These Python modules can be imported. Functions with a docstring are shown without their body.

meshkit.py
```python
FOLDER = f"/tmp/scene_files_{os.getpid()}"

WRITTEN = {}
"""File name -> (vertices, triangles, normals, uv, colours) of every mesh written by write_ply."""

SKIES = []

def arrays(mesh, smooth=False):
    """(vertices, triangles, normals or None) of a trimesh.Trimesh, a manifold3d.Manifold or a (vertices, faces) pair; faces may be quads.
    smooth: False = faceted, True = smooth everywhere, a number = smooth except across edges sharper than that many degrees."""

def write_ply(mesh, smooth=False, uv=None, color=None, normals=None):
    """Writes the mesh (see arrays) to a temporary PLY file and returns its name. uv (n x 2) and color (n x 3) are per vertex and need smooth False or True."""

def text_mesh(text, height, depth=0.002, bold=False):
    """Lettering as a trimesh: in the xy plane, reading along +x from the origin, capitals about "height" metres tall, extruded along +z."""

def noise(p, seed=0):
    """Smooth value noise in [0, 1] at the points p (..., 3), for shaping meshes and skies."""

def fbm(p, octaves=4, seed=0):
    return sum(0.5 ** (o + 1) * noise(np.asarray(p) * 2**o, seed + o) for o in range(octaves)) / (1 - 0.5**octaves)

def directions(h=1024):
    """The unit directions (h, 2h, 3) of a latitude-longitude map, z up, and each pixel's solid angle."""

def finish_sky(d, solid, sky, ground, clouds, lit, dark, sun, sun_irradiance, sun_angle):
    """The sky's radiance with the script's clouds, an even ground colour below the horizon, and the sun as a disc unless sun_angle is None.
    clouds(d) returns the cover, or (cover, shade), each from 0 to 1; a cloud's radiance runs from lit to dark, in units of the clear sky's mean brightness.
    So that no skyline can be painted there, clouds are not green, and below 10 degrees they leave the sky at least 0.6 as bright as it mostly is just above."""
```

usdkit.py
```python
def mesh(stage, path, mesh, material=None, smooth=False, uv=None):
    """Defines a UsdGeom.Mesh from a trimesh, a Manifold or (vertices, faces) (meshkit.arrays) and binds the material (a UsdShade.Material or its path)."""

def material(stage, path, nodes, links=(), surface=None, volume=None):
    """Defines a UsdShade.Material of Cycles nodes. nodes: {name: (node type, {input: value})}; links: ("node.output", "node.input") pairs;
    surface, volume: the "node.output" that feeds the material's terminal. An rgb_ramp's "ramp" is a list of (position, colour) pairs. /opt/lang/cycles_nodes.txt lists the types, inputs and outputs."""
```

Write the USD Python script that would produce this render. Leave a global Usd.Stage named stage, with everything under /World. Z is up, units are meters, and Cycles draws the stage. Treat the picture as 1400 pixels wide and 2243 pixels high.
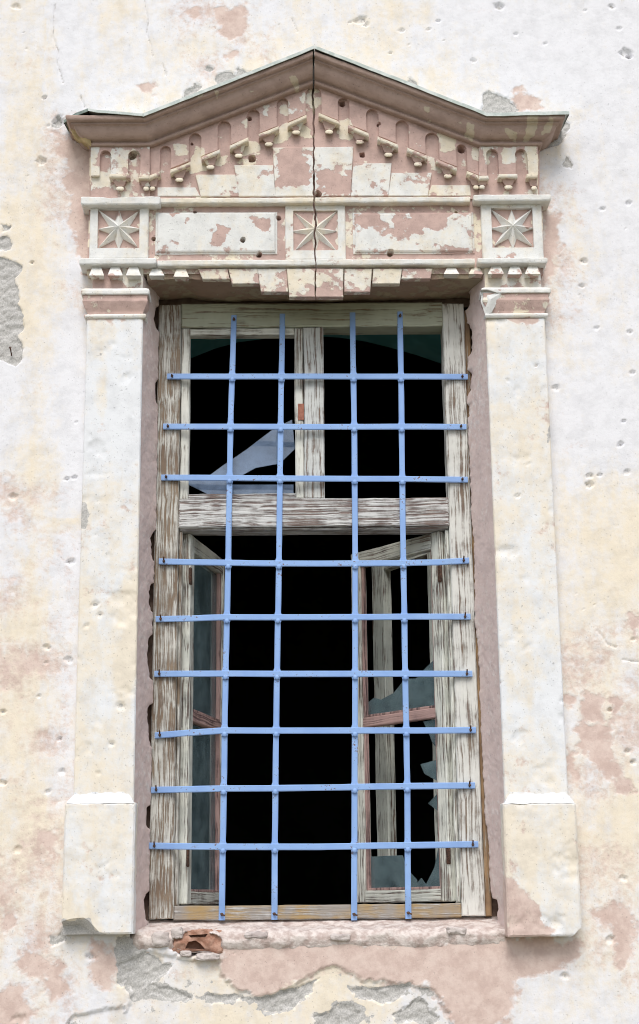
import math, numpy as np, trimesh, shapely
from shapely.geometry import Polygon, LineString
from manifold3d import Manifold, CrossSection, Mesh
from pxr import Usd, UsdGeom, UsdLux, UsdShade, Gf, Sdf, Vt
import usdkit, meshkit
from meshkit import fbm, noise

stage = Usd.Stage.CreateInMemory()
UsdGeom.SetStageUpAxis(stage, 'Z'); UsdGeom.SetStageMetersPerUnit(stage, 1.0)
UsdGeom.Xform.Define(stage, '/World')
T = Sdf.ValueTypeNames
rng = np.random.default_rng(11)

# ------------------------------------------------------------------ camera, sky, sun, exposure
EXPOSURE = 0.75
SUN_ELEV, SUN_AZ = math.radians(52), math.radians(186)     # azimuth of the direction towards the sun, atan2(x, y)
SUN_INT, SUN_ANGLE, SKY = 0.36, 32.0, 0.10
FPX, PX, PY = 3400.0, 700.0, 1121.5                        # focal length and centre, in pixels of the 1400 x 2243 photograph
tilt, yaw, roll = math.atan(869 / 3400), math.radians(.8), .0107
fw = np.array([math.sin(yaw) * math.cos(tilt), math.cos(yaw) * math.cos(tilt), math.sin(tilt)])
r0 = np.array([math.cos(yaw), -math.sin(yaw), 0.0]); u0 = np.cross(r0, fw)
RT, UP = math.cos(roll) * r0 - math.sin(roll) * u0, math.sin(roll) * r0 + math.cos(roll) * u0
EYE = np.array([-.06, -5.0, 1.6])
cam = UsdGeom.Camera.Define(stage, '/World/camera')
M4 = Gf.Matrix4d(1.0)
for i, a in enumerate((RT, UP, -fw, EYE)):
    M4.SetRow(i, Gf.Vec4d(*map(float, a), 1.0 if i == 3 else 0.0))
cam.AddTransformOp().Set(M4)
cam.CreateHorizontalApertureAttr(20.0); cam.CreateVerticalApertureAttr(20.0 * 1024 / 639)
cam.CreateFocalLengthAttr(20.0 * FPX / 1400); cam.CreateClippingRangeAttr(Gf.Vec2f(.05, 500))
cam.CreateExposureAttr(EXPOSURE)

sky = UsdLux.DomeLight.Define(stage, '/World/sky')
skym = usdkit.material(stage, '/World/Looks/sky_overcast', {
    's': ('sky_texture', {'sky_type': 'single_scattering', 'sun_disc': False, 'sun_elevation': SUN_ELEV, 'sun_rotation': SUN_AZ, 'aerosol_density': 1.6}),
    'h': ('hsv', {'saturation': .42}),
    'b': ('background_shader', {'strength': SKY})},
    [('s.color', 'h.color'), ('h.color', 'b.color')], surface='b.background')
UsdShade.MaterialBindingAPI.Apply(sky.GetPrim()).Bind(skym)
sky.GetPrim().SetCustomDataByKey('kind', 'structure')
sun = UsdLux.DistantLight.Define(stage, '/World/sun')
sun.CreateIntensityAttr(SUN_INT); sun.CreateAngleAttr(SUN_ANGLE); sun.CreateNormalizeAttr(True); sun.CreateColorAttr(Gf.Vec3f(1, .965, .92))
sd = np.array([math.sin(SUN_AZ) * math.cos(SUN_ELEV), math.cos(SUN_AZ) * math.cos(SUN_ELEV), math.sin(SUN_ELEV)])
sx = np.cross([0, 0, 1.0], sd); sx /= np.linalg.norm(sx); sy = np.cross(sd, sx)
MS = Gf.Matrix4d(1.0)
for i, a in enumerate((sx, sy, sd)):
    MS.SetRow(i, Gf.Vec4d(*map(float, a), 0.0))
sun.AddTransformOp().Set(MS)

# ------------------------------------------------------------------ measuring: pixel of the photograph -> point on the plane e metres in front of the wall face
def P(px, py, e=0.0):
    d = fw * FPX + RT * (px - PX) - UP * (py - PY)
    return EYE + d * ((-e - EYE[1]) / d[1])
def xz(pts, e=0.0):
    return np.array([P(x, y, e)[[0, 2]] for x, y in pts])
def X(px, py, e=0.0): return float(P(px, py, e)[0])
def Z(px, py, e=0.0): return float(P(px, py, e)[2])

# ------------------------------------------------------------------ prims
def clean(name): return name
def numbered(parent, name):
    p, k = f'{parent}/{name}', 0
    while stage.GetPrimAtPath(p):
        k += 1; p = f'{parent}/{name}_{k:03d}'
    return p
def custom(prim, **kw):
    for k, v in kw.items():
        if v: prim.SetCustomDataByKey(k, v)
BASE = {}
def thing(name, label, category, base=(0, 0, 0), group=None):
    x = UsdGeom.Xform.Define(stage, numbered('/World', name)); x.AddTranslateOp().Set(Gf.Vec3d(*map(float, base)))
    custom(x.GetPrim(), label=label, category=category, group=group)
    BASE[str(x.GetPath())] = np.asarray(base, float)
    return str(x.GetPath())
def part(parent, name, mesh, mat, smooth=35, spec=None, label=None, kind=None, field=None):
    """One Mesh prim under parent (a thing, a part or /World); mesh is in world coordinates."""
    v, f, n = meshkit.arrays(mesh, smooth)
    path = numbered(parent, name)
    top = '/'.join(parent.split('/')[:3])
    b = BASE.get(top, np.zeros(3))
    BASE[path] = b
    m = UsdGeom.Mesh.Define(stage, path)
    m.CreatePointsAttr(Vt.Vec3fArray.FromNumpy((v - b).astype(np.float32)))
    m.CreateFaceVertexCountsAttr(Vt.IntArray.FromNumpy(np.full(len(f), 3, np.int32)))
    m.CreateFaceVertexIndicesAttr(Vt.IntArray.FromNumpy(f.astype(np.int32).ravel()))
    m.CreateSubdivisionSchemeAttr('none')
    if n is not None:
        m.CreateNormalsAttr(Vt.Vec3fArray.FromNumpy(n.astype(np.float32))); m.SetNormalsInterpolation('vertex')
    if spec is not None or field is not None:
        fv = field if field is not None else paint_field(v, **spec)
        UsdGeom.PrimvarsAPI(m).CreatePrimvar('wear', T.Color3fArray, 'vertex').Set(Vt.Vec3fArray.FromNumpy(np.clip(fv, -1, 3).astype(np.float32)))
    UsdShade.MaterialBindingAPI.Apply(m.GetPrim()).Bind(mat)
    custom(m.GetPrim(), label=label, kind=kind)
    return path

# ------------------------------------------------------------------ materials
def rgb(h):
    c = np.array([int(h[i:i + 2], 16) for i in (0, 2, 4)]) / 255
    return tuple(np.where(c <= .04045, c / 12.92, ((c + .055) / 1.055) ** 2.4))
def ramp(a, b): return [(max(0, a - .0), (0, 0, 0)), (b, (1, 1, 1))]

def plaster(name, white, cream, pink, grey, pink2=None, bumpy=1.0, soft=.06, mott=.82):
    pink2 = pink2 or tuple(np.array(pink) * .55 + np.array(white) * .45)
    N = {'a': ('attribute', {'attribute': 'wear'}), 's': ('separate_color', {}), 'g': ('geometry', {}),
         'n1': ('noise_texture', {'scale': 42, 'detail': 8, 'roughness': .66}), 'n2': ('noise_texture', {'scale': 7.5, 'detail': 6, 'roughness': .62, 'distortion': .4}),
         'n3': ('noise_texture', {'scale': 230, 'detail': 4, 'roughness': .6}), 'n4': ('noise_texture', {'scale': 17, 'detail': 7, 'roughness': .7}),
         'mp': ('mapping', {'scale': (1, 1, .12)}), 'n5': ('noise_texture', {'scale': 20, 'detail': 5, 'roughness': .6}),
         'vo': ('voronoi_texture', {'scale': 95}),
         'r1': ('math', {'math_type': 'multiply_add', 'value2': 1.1, 'value3': -.55}), 'r2': ('math', {'math_type': 'add'}), 'rp': ('map_range', {'range_type': 'smoothstep', 'from_min': .5 - soft, 'from_max': .5 + soft, 'clamp': True}),
         'sp': ('noise_texture', {'scale': 150, 'detail': 2, 'roughness': .5}), 'sv': ('map_range', {'from_min': .665, 'from_max': .73, 'to_min': 1.0, 'to_max': .66, 'clamp': True}), 'sm': ('math', {'math_type': 'multiply'}),
         'g1': ('math', {'math_type': 'multiply_add', 'value2': .8, 'value3': -.4}), 'g2': ('math', {'math_type': 'add'}), 'gp': ('map_range', {'range_type': 'smoothstep', 'from_min': .46, 'from_max': .54, 'clamp': True}),
         'c1': ('math', {'math_type': 'multiply_add', 'value2': 1.1, 'value3': -.55}), 'c2': ('math', {'math_type': 'add'}), 'c3': ('math', {'math_type': 'multiply_add', 'value2': .9, 'value3': -.45}), 'c4': ('math', {'math_type': 'add'}),
         'c5': ('math', {'math_type': 'multiply_add', 'value2': .9, 'value3': -.45}), 'c6': ('math', {'math_type': 'add'}),
         'cp': ('map_range', {'range_type': 'smoothstep', 'from_min': .1, 'from_max': .9, 'clamp': True}),
         'wc': ('mix_color', {'a': white, 'b': cream}), 'pv': ('map_range', {'from_min': .42, 'from_max': .68, 'to_max': .75, 'clamp': True}), 'pk': ('mix_color', {'a': pink, 'b': pink2}),
         'gv': ('map_range', {'from_min': .3, 'from_max': .7, 'clamp': True}), 'gc': ('mix_color', {'a': tuple(np.array(grey) * .72), 'b': tuple(np.array(grey) * 1.25)}),
         'm1': ('mix_color', {}), 'm2': ('mix_color', {}),
         'dv': ('map_range', {'from_min': .28, 'from_max': .55, 'to_min': mott, 'to_max': 1.02, 'clamp': True}), 'dm': ('mix_color', {'blend_type': 'multiply', 'fac': 1.0}), 'dc': ('combine_color', {}),
         'h1': ('math', {'math_type': 'multiply_add', 'value2': -.9, 'value3': 0}), 'h2': ('math', {'math_type': 'multiply_add', 'value2': -.6}), 'h3': ('math', {'math_type': 'multiply_add', 'value2': .40}), 'h4': ('math', {'math_type': 'multiply_add', 'value2': .22}),
         'b': ('bump', {'strength': .55 * bumpy, 'distance': .005}), 'p': ('principled_bsdf', {'roughness': .92, 'specular_ior_level': .15})}
    L = [('a.color', 's.color'), ('g.position', 'n1.vector'), ('g.position', 'n2.vector'), ('g.position', 'n3.vector'), ('g.position', 'n4.vector'), ('g.position', 'mp.vector'), ('mp.vector', 'n5.vector'),
         ('n1.fac', 'r1.value1'), ('r1.value', 'r2.value1'), ('s.r', 'r2.value2'), ('r2.value', 'rp.value'),
         ('n1.fac', 'g1.value1'), ('g1.value', 'g2.value1'), ('s.g', 'g2.value2'), ('g2.value', 'gp.value'),
         ('n2.fac', 'c1.value1'), ('c1.value', 'c2.value1'), ('s.b', 'c2.value2'), ('n1.fac', 'c3.value1'), ('c3.value', 'c4.value1'), ('c2.value', 'c4.value2'), ('n5.fac', 'c5.value1'), ('c5.value', 'c6.value1'), ('c4.value', 'c6.value2'), ('c6.value', 'cp.value'),
         ('cp.result', 'wc.fac'), ('n4.fac', 'pv.value'), ('pv.result', 'pk.fac'), ('n3.fac', 'gv.value'), ('gv.result', 'gc.fac'),
         ('wc.result', 'm1.a'), ('pk.result', 'm1.b'), ('rp.result', 'm1.fac'), ('m1.result', 'm2.a'), ('gc.result', 'm2.b'), ('gp.result', 'm2.fac'),
         ('n4.fac', 'dv.value'), ('g.position', 'sp.vector'), ('sp.fac', 'sv.value'), ('dv.result', 'sm.value1'), ('sv.result', 'sm.value2'), ('sm.value', 'dc.r'), ('sm.value', 'dc.g'), ('sm.value', 'dc.b'), ('m2.result', 'dm.a'), ('dc.color', 'dm.b'),
         ('rp.result', 'h1.value1'), ('gp.result', 'h2.value1'), ('h1.value', 'h2.value3'), ('n3.fac', 'h3.value1'), ('h2.value', 'h3.value3'), ('n1.fac', 'h4.value1'), ('h3.value', 'h4.value3'), ('h4.value', 'b.height'),
         ('b.normal', 'p.normal'), ('dm.result', 'p.base_color')]
    return usdkit.material(stage, f'/World/Looks/{name}', N, L, surface='p.BSDF')

WHITE, CREAM = (.765, .76, .785), (.79, .705, .575)
PINK, GREY = (.50, .36, .32), (.50, .485, .465)
M_wall = plaster('wall_plaster', WHITE, CREAM, (.62, .475, .42), GREY, (.73, .615, .55), .5, .26, .86)
M_orn = plaster('ornament_plaster', (.72, .72, .70), (.74, .66, .52), PINK, GREY, (.58, .42, .37), .75)
M_reveal = plaster('reveal_plaster', (.68, .62, .60), (.66, .58, .52), (.60, .48, .45), GREY, (.63, .515, .485), .3, .15, .90)
M_cornice = plaster('cornice_plaster', (.50, .43, .34), (.50, .42, .30), (.365, .265, .225), (.36, .33, .24), (.41, .305, .26), .6)
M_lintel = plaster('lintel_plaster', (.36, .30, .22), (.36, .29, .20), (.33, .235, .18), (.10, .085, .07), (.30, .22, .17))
M_shaft = plaster('shaft_plaster', (.755, .765, .785), (.775, .70, .585), (.58, .44, .39), GREY, (.72, .60, .53), .4, .16, .86)

def wood(name, axis, wear, paint, bare, bare2, scale=1.0, blot=.9, seed=0.0):
    sc = {'z': (1, 1, .014), 'x': (.014, 1, 1), 'h': (.014, .014, 1)}[axis]
    N = {'g': ('geometry', {}), 'off': ('mapping', {'location': (seed, seed * .7, seed * 1.3)}), 'mp': ('mapping', {'scale': sc}),
         'w': ('noise_texture', {'scale': 6, 'detail': 2}), 'wm': ('mix_vector', {'fac': .02}),
         's': ('noise_texture', {'scale': 165 * scale, 'detail': 4, 'roughness': .55, 'distortion': .15}), 'f': ('noise_texture', {'scale': 330, 'detail': 3, 'roughness': .6}),
         'bl': ('noise_texture', {'scale': 9, 'detail': 7, 'roughness': .68}), 'b2': ('noise_texture', {'scale': 14, 'detail': 4}),
         'v1': ('math', {'math_type': 'multiply_add', 'value2': 1.5, 'value3': -.75}), 'v2': ('math', {'math_type': 'multiply_add', 'value2': blot}), 'v3': ('math', {'math_type': 'multiply_add', 'value2': .7}),
         'pm': ('map_range', {'range_type': 'smoothstep', 'from_min': wear - .17 + .35, 'from_max': wear + .17 + .35, 'clamp': True}),
         'bv': ('map_range', {'from_min': .38, 'from_max': .62, 'clamp': True}), 'bc': ('mix_color', {'a': bare, 'b': bare2}),
         'pv': ('map_range', {'from_min': .3, 'from_max': .7, 'clamp': True}), 'pc': ('mix_color', {'a': tuple(np.array(paint) * .78), 'b': paint}),
         'c': ('mix_color', {}), 'h1': ('math', {'math_type': 'multiply_add', 'value2': .6}), 'h2': ('math', {'math_type': 'multiply_add', 'value2': .3}),
         'b': ('bump', {'strength': .8, 'distance': .004}), 'p': ('principled_bsdf', {'roughness': .75, 'specular_ior_level': .25})}
    L = [('g.position', 'off.vector'), ('off.vector', 'w.vector'), ('off.vector', 'wm.a'), ('w.color', 'wm.b'), ('wm.result', 'mp.vector'), ('mp.vector', 's.vector'), ('mp.vector', 'f.vector'), ('off.vector', 'bl.vector'), ('off.vector', 'b2.vector'),
         ('s.fac', 'v1.value1'), ('bl.fac', 'v2.value1'), ('v1.value', 'v2.value3'), ('f.fac', 'v3.value1'), ('v2.value', 'v3.value3'), ('v3.value', 'pm.value'),
         ('b2.fac', 'bv.value'), ('bv.result', 'bc.fac'), ('bl.fac', 'pv.value'), ('pv.result', 'pc.fac'), ('bc.result', 'c.a'), ('pc.result', 'c.b'), ('pm.result', 'c.fac'),
         ('pm.result', 'h1.value1'), ('s.fac', 'h1.value3'), ('f.fac', 'h2.value1'), ('h1.value', 'h2.value3'), ('h2.value', 'b.height'), ('b.normal', 'p.normal'), ('c.result', 'p.base_color')]
    return usdkit.material(stage, f'/World/Looks/{name}', N, L, surface='p.BSDF')

PAINT, BARE, BARE2 = (.60, .61, .57), (.23, .155, .105), (.17, .12, .095)
M_head = wood('head_wood', 'x', .20, (.44, .46, .36), (.25, .17, .10), BARE2, .7, seed=2.3)
M_stile_l = wood('left_stile_wood', 'z', .43, (.64, .63, .58), (.27, .205, .145), (.20, .145, .105), seed=5.1)
M_stile_r = wood('right_stile_wood', 'z', .34, (.70, .70, .66), (.22, .165, .12), BARE2, .85, blot=1.0, seed=.4)
M_transom = wood('transom_wood', 'x', .40, (.66, .66, .65), (.22, .165, .145), (.155, .115, .105), seed=1.7)
M_mull = wood('mullion_wood', 'z', .33, (.63, .64, .62), (.20, .13, .09), BARE2, .9, seed=7.7)
M_usash = wood('upper_sash_wood', 'z', .27, (.72, .72, .66), (.24, .17, .12), BARE2, .9, seed=7.2)
M_usash_x = wood('upper_sash_rail_wood', 'x', .25, (.70, .70, .63), (.24, .17, .12), BARE2, .8, seed=7.4)
M_sill = wood('sill_wood', 'x', .60, (.52, .51, .50), (.36, .25, .12), (.30, .27, .24), .6, seed=3.3)
M_sash = wood('sash_wood', 'z', .29, (.76, .77, .70), (.26, .20, .165), (.12, .09, .08), seed=9.2)
M_sash_x = wood('sash_rail_wood', 'h', .29, (.76, .77, .70), (.26, .20, .165), (.12, .09, .08), seed=4.4)
M_inner = wood('inner_sash_wood', 'z', .26, (.78, .81, .73), (.26, .20, .15), BARE2, seed=6.6)
M_inner_x = wood('inner_rail_wood', 'h', .28, (.78, .81, .73), (.26, .20, .15), BARE2, seed=6.1)
M_edge = wood('bare_ochre_wood', 'z', .75, (.5, .45, .38), (.34, .22, .12), (.22, .14, .085), seed=2.2)
M_putty_h = wood('pink_putty_bar', 'h', .33, (.54, .36, .33), (.16, .10, .10), (.12, .08, .08), .5, seed=8.1)
M_putty = wood('pink_putty', 'z', .36, (.54, .36, .33), (.16, .10, .10), (.12, .08, .08), .5, seed=8.8)

def simple(name, col, col2, scale, rough, metallic=0.0, bump=.3, th=(.4, .6), dist=.003, detail=6):
    return usdkit.material(stage, f'/World/Looks/{name}', {
        'g': ('geometry', {}), 'n': ('noise_texture', {'scale': scale, 'detail': detail, 'roughness': .62}), 'm': ('map_range', {'range_type': 'smoothstep', 'from_min': th[0], 'from_max': th[1], 'clamp': True}),
        'c': ('mix_color', {'a': col, 'b': col2}), 'b': ('bump', {'strength': bump, 'distance': dist}), 'p': ('principled_bsdf', {'roughness': rough, 'metallic': metallic, 'specular_ior_level': .3})},
        [('g.position', 'n.vector'), ('n.fac', 'm.value'), ('m.result', 'c.fac'), ('n.fac', 'b.height'), ('b.normal', 'p.normal'), ('c.result', 'p.base_color')], surface='p.BSDF')
def painted_iron():
    N = {'g': ('geometry', {}), 'n': ('noise_texture', {'scale': 120, 'detail': 5, 'roughness': .7}), 'n2': ('noise_texture', {'scale': 14, 'detail': 4}), 'n3': ('noise_texture', {'scale': 260, 'detail': 2}),
         'a': ('math', {'math_type': 'multiply_add', 'value2': .45}), 'm': ('map_range', {'range_type': 'smoothstep', 'from_min': .86, 'from_max': .92, 'clamp': True}),
         'v': ('map_range', {'from_min': .3, 'from_max': .7, 'clamp': True}), 'k': ('mix_color', {'a': (.225, .37, .69), 'b': (.275, .435, .735)}), 'c': ('mix_color', {'b': (.16, .075, .05)}),
         'b': ('bump', {'strength': .25, 'distance': .0015}), 'p': ('principled_bsdf', {'roughness': .5, 'specular_ior_level': .4})}
    L = [('g.position', 'n.vector'), ('g.position', 'n2.vector'), ('g.position', 'n3.vector'), ('n2.fac', 'a.value1'), ('n.fac', 'a.value3'), ('a.value', 'm.value'), ('n2.fac', 'v.value'), ('v.result', 'k.fac'), ('k.result', 'c.a'), ('m.result', 'c.fac'),
         ('n3.fac', 'b.height'), ('b.normal', 'p.normal'), ('c.result', 'p.base_color')]
    return usdkit.material(stage, '/World/Looks/blue_painted_iron', N, L, surface='p.BSDF')
M_blue = painted_iron()
M_nail = simple('rusty_iron', (.05, .035, .03), (.14, .075, .05), 200, .7, .3)
M_hinge = simple('rust_red_hinge', (.28, .11, .075), (.36, .15, .10), 90, .75)
M_flash = simple('weathered_flashing', (.44, .495, .465), (.60, .64, .615), 30, .6, 0.0, .2)
M_flash_d = simple('dark_flashing', (.10, .13, .12), (.24, .29, .26), 22, .6, 0.0, .2)
M_brick = simple('broken_brick', (.30, .15, .10), (.46, .28, .21), 40, .95, 0.0, .9, (.35, .65), .008)
M_stone = simple('rubble_stone', (.42, .36, .34), (.60, .54, .51), 30, .95, 0.0, .9, (.35, .65), .008)
M_mortar = simple('lime_mortar', (.47, .375, .34), (.70, .625, .585), 34, .95, 0.0, 1.0, (.36, .60), .008)
M_ochre = simple('ochre_render', (.26, .19, .09), (.46, .35, .19), 24, .95, 0.0, .8, (.35, .65), .006)
M_mason = simple('old_masonry', (.14, .09, .07), (.24, .17, .13), 18, .95, 0.0, .9, (.35, .65), .01)
M_teal = simple('teal_distemper', (.06, .21, .21), (.09, .26, .26), 6, .9)
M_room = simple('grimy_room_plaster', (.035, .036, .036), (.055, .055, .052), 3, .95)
M_ground = simple('grass_and_gravel_ground', (.085, .095, .045), (.24, .21, .16), 1.4, .95, 0.0, .6, (.35, .65), .03, 8)
M_far = simple('outer_wall_plaster', (.72, .70, .68), (.74, .62, .52), 2.5, .92)

def glass(name, tint, dust, dcol=(.46, .54, .54)):
    return usdkit.material(stage, f'/World/Looks/{name}', {
        'fr': ('fresnel', {'IOR': 1.7}), 't': ('transparent_bsdf', {'color': tint}), 'gl': ('glossy_bsdf', {'roughness': .015, 'color': (.95, .97, 1)}), 'mx': ('mix_closure', {}),
        'g': ('geometry', {}), 'n': ('noise_texture', {'scale': 14, 'detail': 6, 'roughness': .6}), 'dv': ('map_range', {'from_min': .3, 'from_max': .75, 'to_min': dust * .4, 'to_max': dust * 1.7, 'clamp': True}), 'df': ('diffuse_bsdf', {'color': dcol}), 'm2': ('mix_closure', {})},
        [('fr.fac', 'mx.fac'), ('t.BSDF', 'mx.closure1'), ('gl.BSDF', 'mx.closure2'), ('g.position', 'n.vector'), ('n.fac', 'dv.value'), ('dv.result', 'm2.fac'), ('mx.closure', 'm2.closure1'), ('df.BSDF', 'm2.closure2')], surface='m2.closure')
M_glass = glass('dusty_pane', (.84, .94, .92), .13, (.38, .50, .53))
M_shard = glass('shard_glass', (.74, .84, .90), .24, (.34, .45, .64))

# ------------------------------------------------------------------ paint layers: pink under-coat, bare mortar, cream stain, laid out over the wall
def ragged(v, amp=.020, f=16.0, seed=3):
    q = np.asarray(v, float) * f
    return np.stack([fbm(q, 4, seed) - .5, fbm(q, 4, seed + 40) - .5], 1) * 2 * amp
class Patch:
    def __init__(self, pts, soft=.010, e=0.0):
        self.p = Polygon(xz(pts, e)).buffer(0); self.soft = soft; shapely.prepare(self.p)
        self.b = np.array(self.p.bounds); self.edge = self.p.boundary
    def level(self, x, z):
        out = np.full(len(x), -5.0); m = .06
        k = np.nonzero((x > self.b[0] - m) & (x < self.b[2] + m) & (z > self.b[1] - m) & (z < self.b[3] + m))[0]
        if len(k):
            pt = shapely.points(x[k], z[k]); d = shapely.distance(pt, self.edge); d = np.where(shapely.contains(self.p, pt), d, -d)
            out[k] = np.clip(.5 + d / self.soft * .5, -1.5, 2.5)
        return out
def patches(*lists, soft=.016, e=0.0): return [Patch(p, soft=soft, e=e) for p in lists]
def paint_field(v, pink=0.0, grey=0.0, cream=.5, amp=.0, freq=9.0, gamp=0.0, camp=.25, seed=0, add=(), cut=(), bare=(), creams=(), zgrad=0.0, extra=None):
    v = np.asarray(v, float); w = v + np.c_[ragged(v, seed=seed + 3), np.zeros(len(v))][:, [0, 2, 1]]
    x, z = w[:, 0], w[:, 2]
    mid = (fbm(v * 24, 5, seed + 31) - .5) * 2.6 + (fbm(v * 80, 2, seed + 32) - .5) * .7
    r = pink + amp * (4.0 * (fbm(v * freq, 4, seed + 11) - .5) + 2.2 * (fbm(v * freq * 4.3, 4, seed + 12) - .5)) * np.ones(len(v))
    for p in add: r = np.maximum(r, np.clip(p.level(x, z) + mid * .55, -1, 1.2))
    for p in cut: r = np.minimum(r, 1 - np.clip(p.level(x, z) + mid * .55, -1, 1.2))
    g = grey + (gamp * 2 * (fbm(v * freq * .7, 5, seed + 77) - .5) if gamp else 0) * np.ones(len(v))
    for p in bare: g = np.maximum(g, np.clip(p.level(x, z) + mid * .25, -1, 1.3))
    c = cream + camp * 2 * (fbm(v * 2.2, 4, seed + 5) - .5) + zgrad * (v[:, 2] - 2.8)
    for p, a in creams: c = c + a * np.clip(p.level(x, z), 0, 1)
    out = np.stack([r, g, c], 1)
    return out if extra is None else extra(v, out)

# bullet pits and knocks: (px, py, radius px, depth m)
PITS = [(790, 45, 13, .010), (798, 52, 9, .008), (1092, 13, 12, .012), (960, 45, 5, .008), (880, 67, 7, .008), (1130, 75, 5, .006), (1195, 95, 5, .006), (1339, 14, 7, .008), (1357, 62, 6, .006), (1372, 117, 15, .013), (1379, 120, 6, .03),
        (1037, 132, 6, .007), (855, 116, 5, .006), (767, 49, 4, .005), (939, 64, 5, .006), (1282, 22, 4, .005), (1377, 445, 6, .008), (1320, 457, 5, .007), (35, 14, 10, .008), (90, 352, 11, .011), (97, 213, 5, .012), (105, 275, 5, .006), (129, 265, 13, .012),
        (1278, 571, 8, .008), (1275, 625, 6, .007), (1379, 727, 6, .008), (1386, 816, 6, .008), (1219, 849, 8, .009), (1359, 973, 8, .012), (1367, 922, 4, .008), (1292, 1042, 6, .009), (1314, 1040, 5, .008), (1292, 1062, 10, .010), (1374, 1033, 6, .007), (1307, 718, 6, .006),
        (1336, 1555, 5, .012), (1387, 1401, 6, .008), (1376, 1647, 7, .008), (1387, 1669, 6, .008), (30, 1086, 9, .009), (154, 1230, 7, .010), (148, 1445, 8, .009), (104, 1418, 7, .008), (101, 1451, 5, .006), (131, 1619, 5, .008), (6, 1559, 6, .007), (134, 1689, 8, .008),
        (4, 1715, 7, .008), (84, 1525, 4, .006), (211, 1330, 8, .007), (224, 1352, 5, .007), (194, 1377, 6, .005), (268, 1551, 9, .007), (248, 1633, 7, .007), (220, 1697, 5, .006), (70, 575, 4, .008), (146, 1049, 5, .010), (163, 1046, 5, .008), (198, 2097, 10, .012), (1237, 2137, 7, .010),
        (40, 2235, 14, .008), (105, 1735, 6, .008), (38, 1862, 8, .006), (1366, 1925, 7, .007), (9, 1717, 6, .009), (1170, 812, 5, .006), (1110, 845, 4, .005), (1226, 1540, 4, .005), (1130, 1095, 5, .006), (1338, 2060, 11, .009), (1090, 1500, 4, .005)]
PITXZ = np.array([[*P(a, b, 0)[[0, 2]], r / 640, d] for a, b, r, d in PITS])
prng = np.random.default_rng(5)
small = np.c_[prng.uniform(-1.15, 1.15, 45), prng.uniform(1.15, 4.85, 45), prng.uniform(.0025, .0045, 45), prng.uniform(.002, .0045, 45)]
PITXZ = np.vstack([PITXZ, small])
def pit_depth(v, scale=1.0):
    v = np.asarray(v, float); out = np.zeros(len(v)); dark = np.zeros(len(v))
    jit = (fbm(v * 55, 3, 21) - .5)
    for x, z, r, d in PITXZ:
        k = np.nonzero((abs(v[:, 0] - x) < 2.2 * r) & (abs(v[:, 2] - z) < 2.2 * r))[0]
        if len(k):
            q = np.hypot((v[k, 0] - x) * .85, (v[k, 2] - z) * 1.1) / r + jit[k] * 1.1
            s = np.clip((1.1 - q) / .55, 0, 1); s = s * s * (3 - 2 * s)
            out[k] = np.maximum(out[k], d * s * 1.0); dark[k] = np.maximum(dark[k], s * (1 if d > .0062 else .3))
    return out, dark
SHAFT_CRACKS = shapely.union_all([LineString(xz(c, .05)) for c in ([(1090, 1225), (1105, 1230), (1140, 1228)], [(1142, 1245), (1180, 1250), (1196, 1262)], [(1092, 1278), (1115, 1281)], [(1096, 1424), (1116, 1426)], [(1085, 1131), (1096, 1128)], [(240, 1085), (262, 1092), (300, 1086)], [(195, 778), (230, 775), (262, 778)], [(180, 1405), (230, 1402)], [(165, 1570), (200, 1566), (240, 1572), (288, 1570)])])
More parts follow.
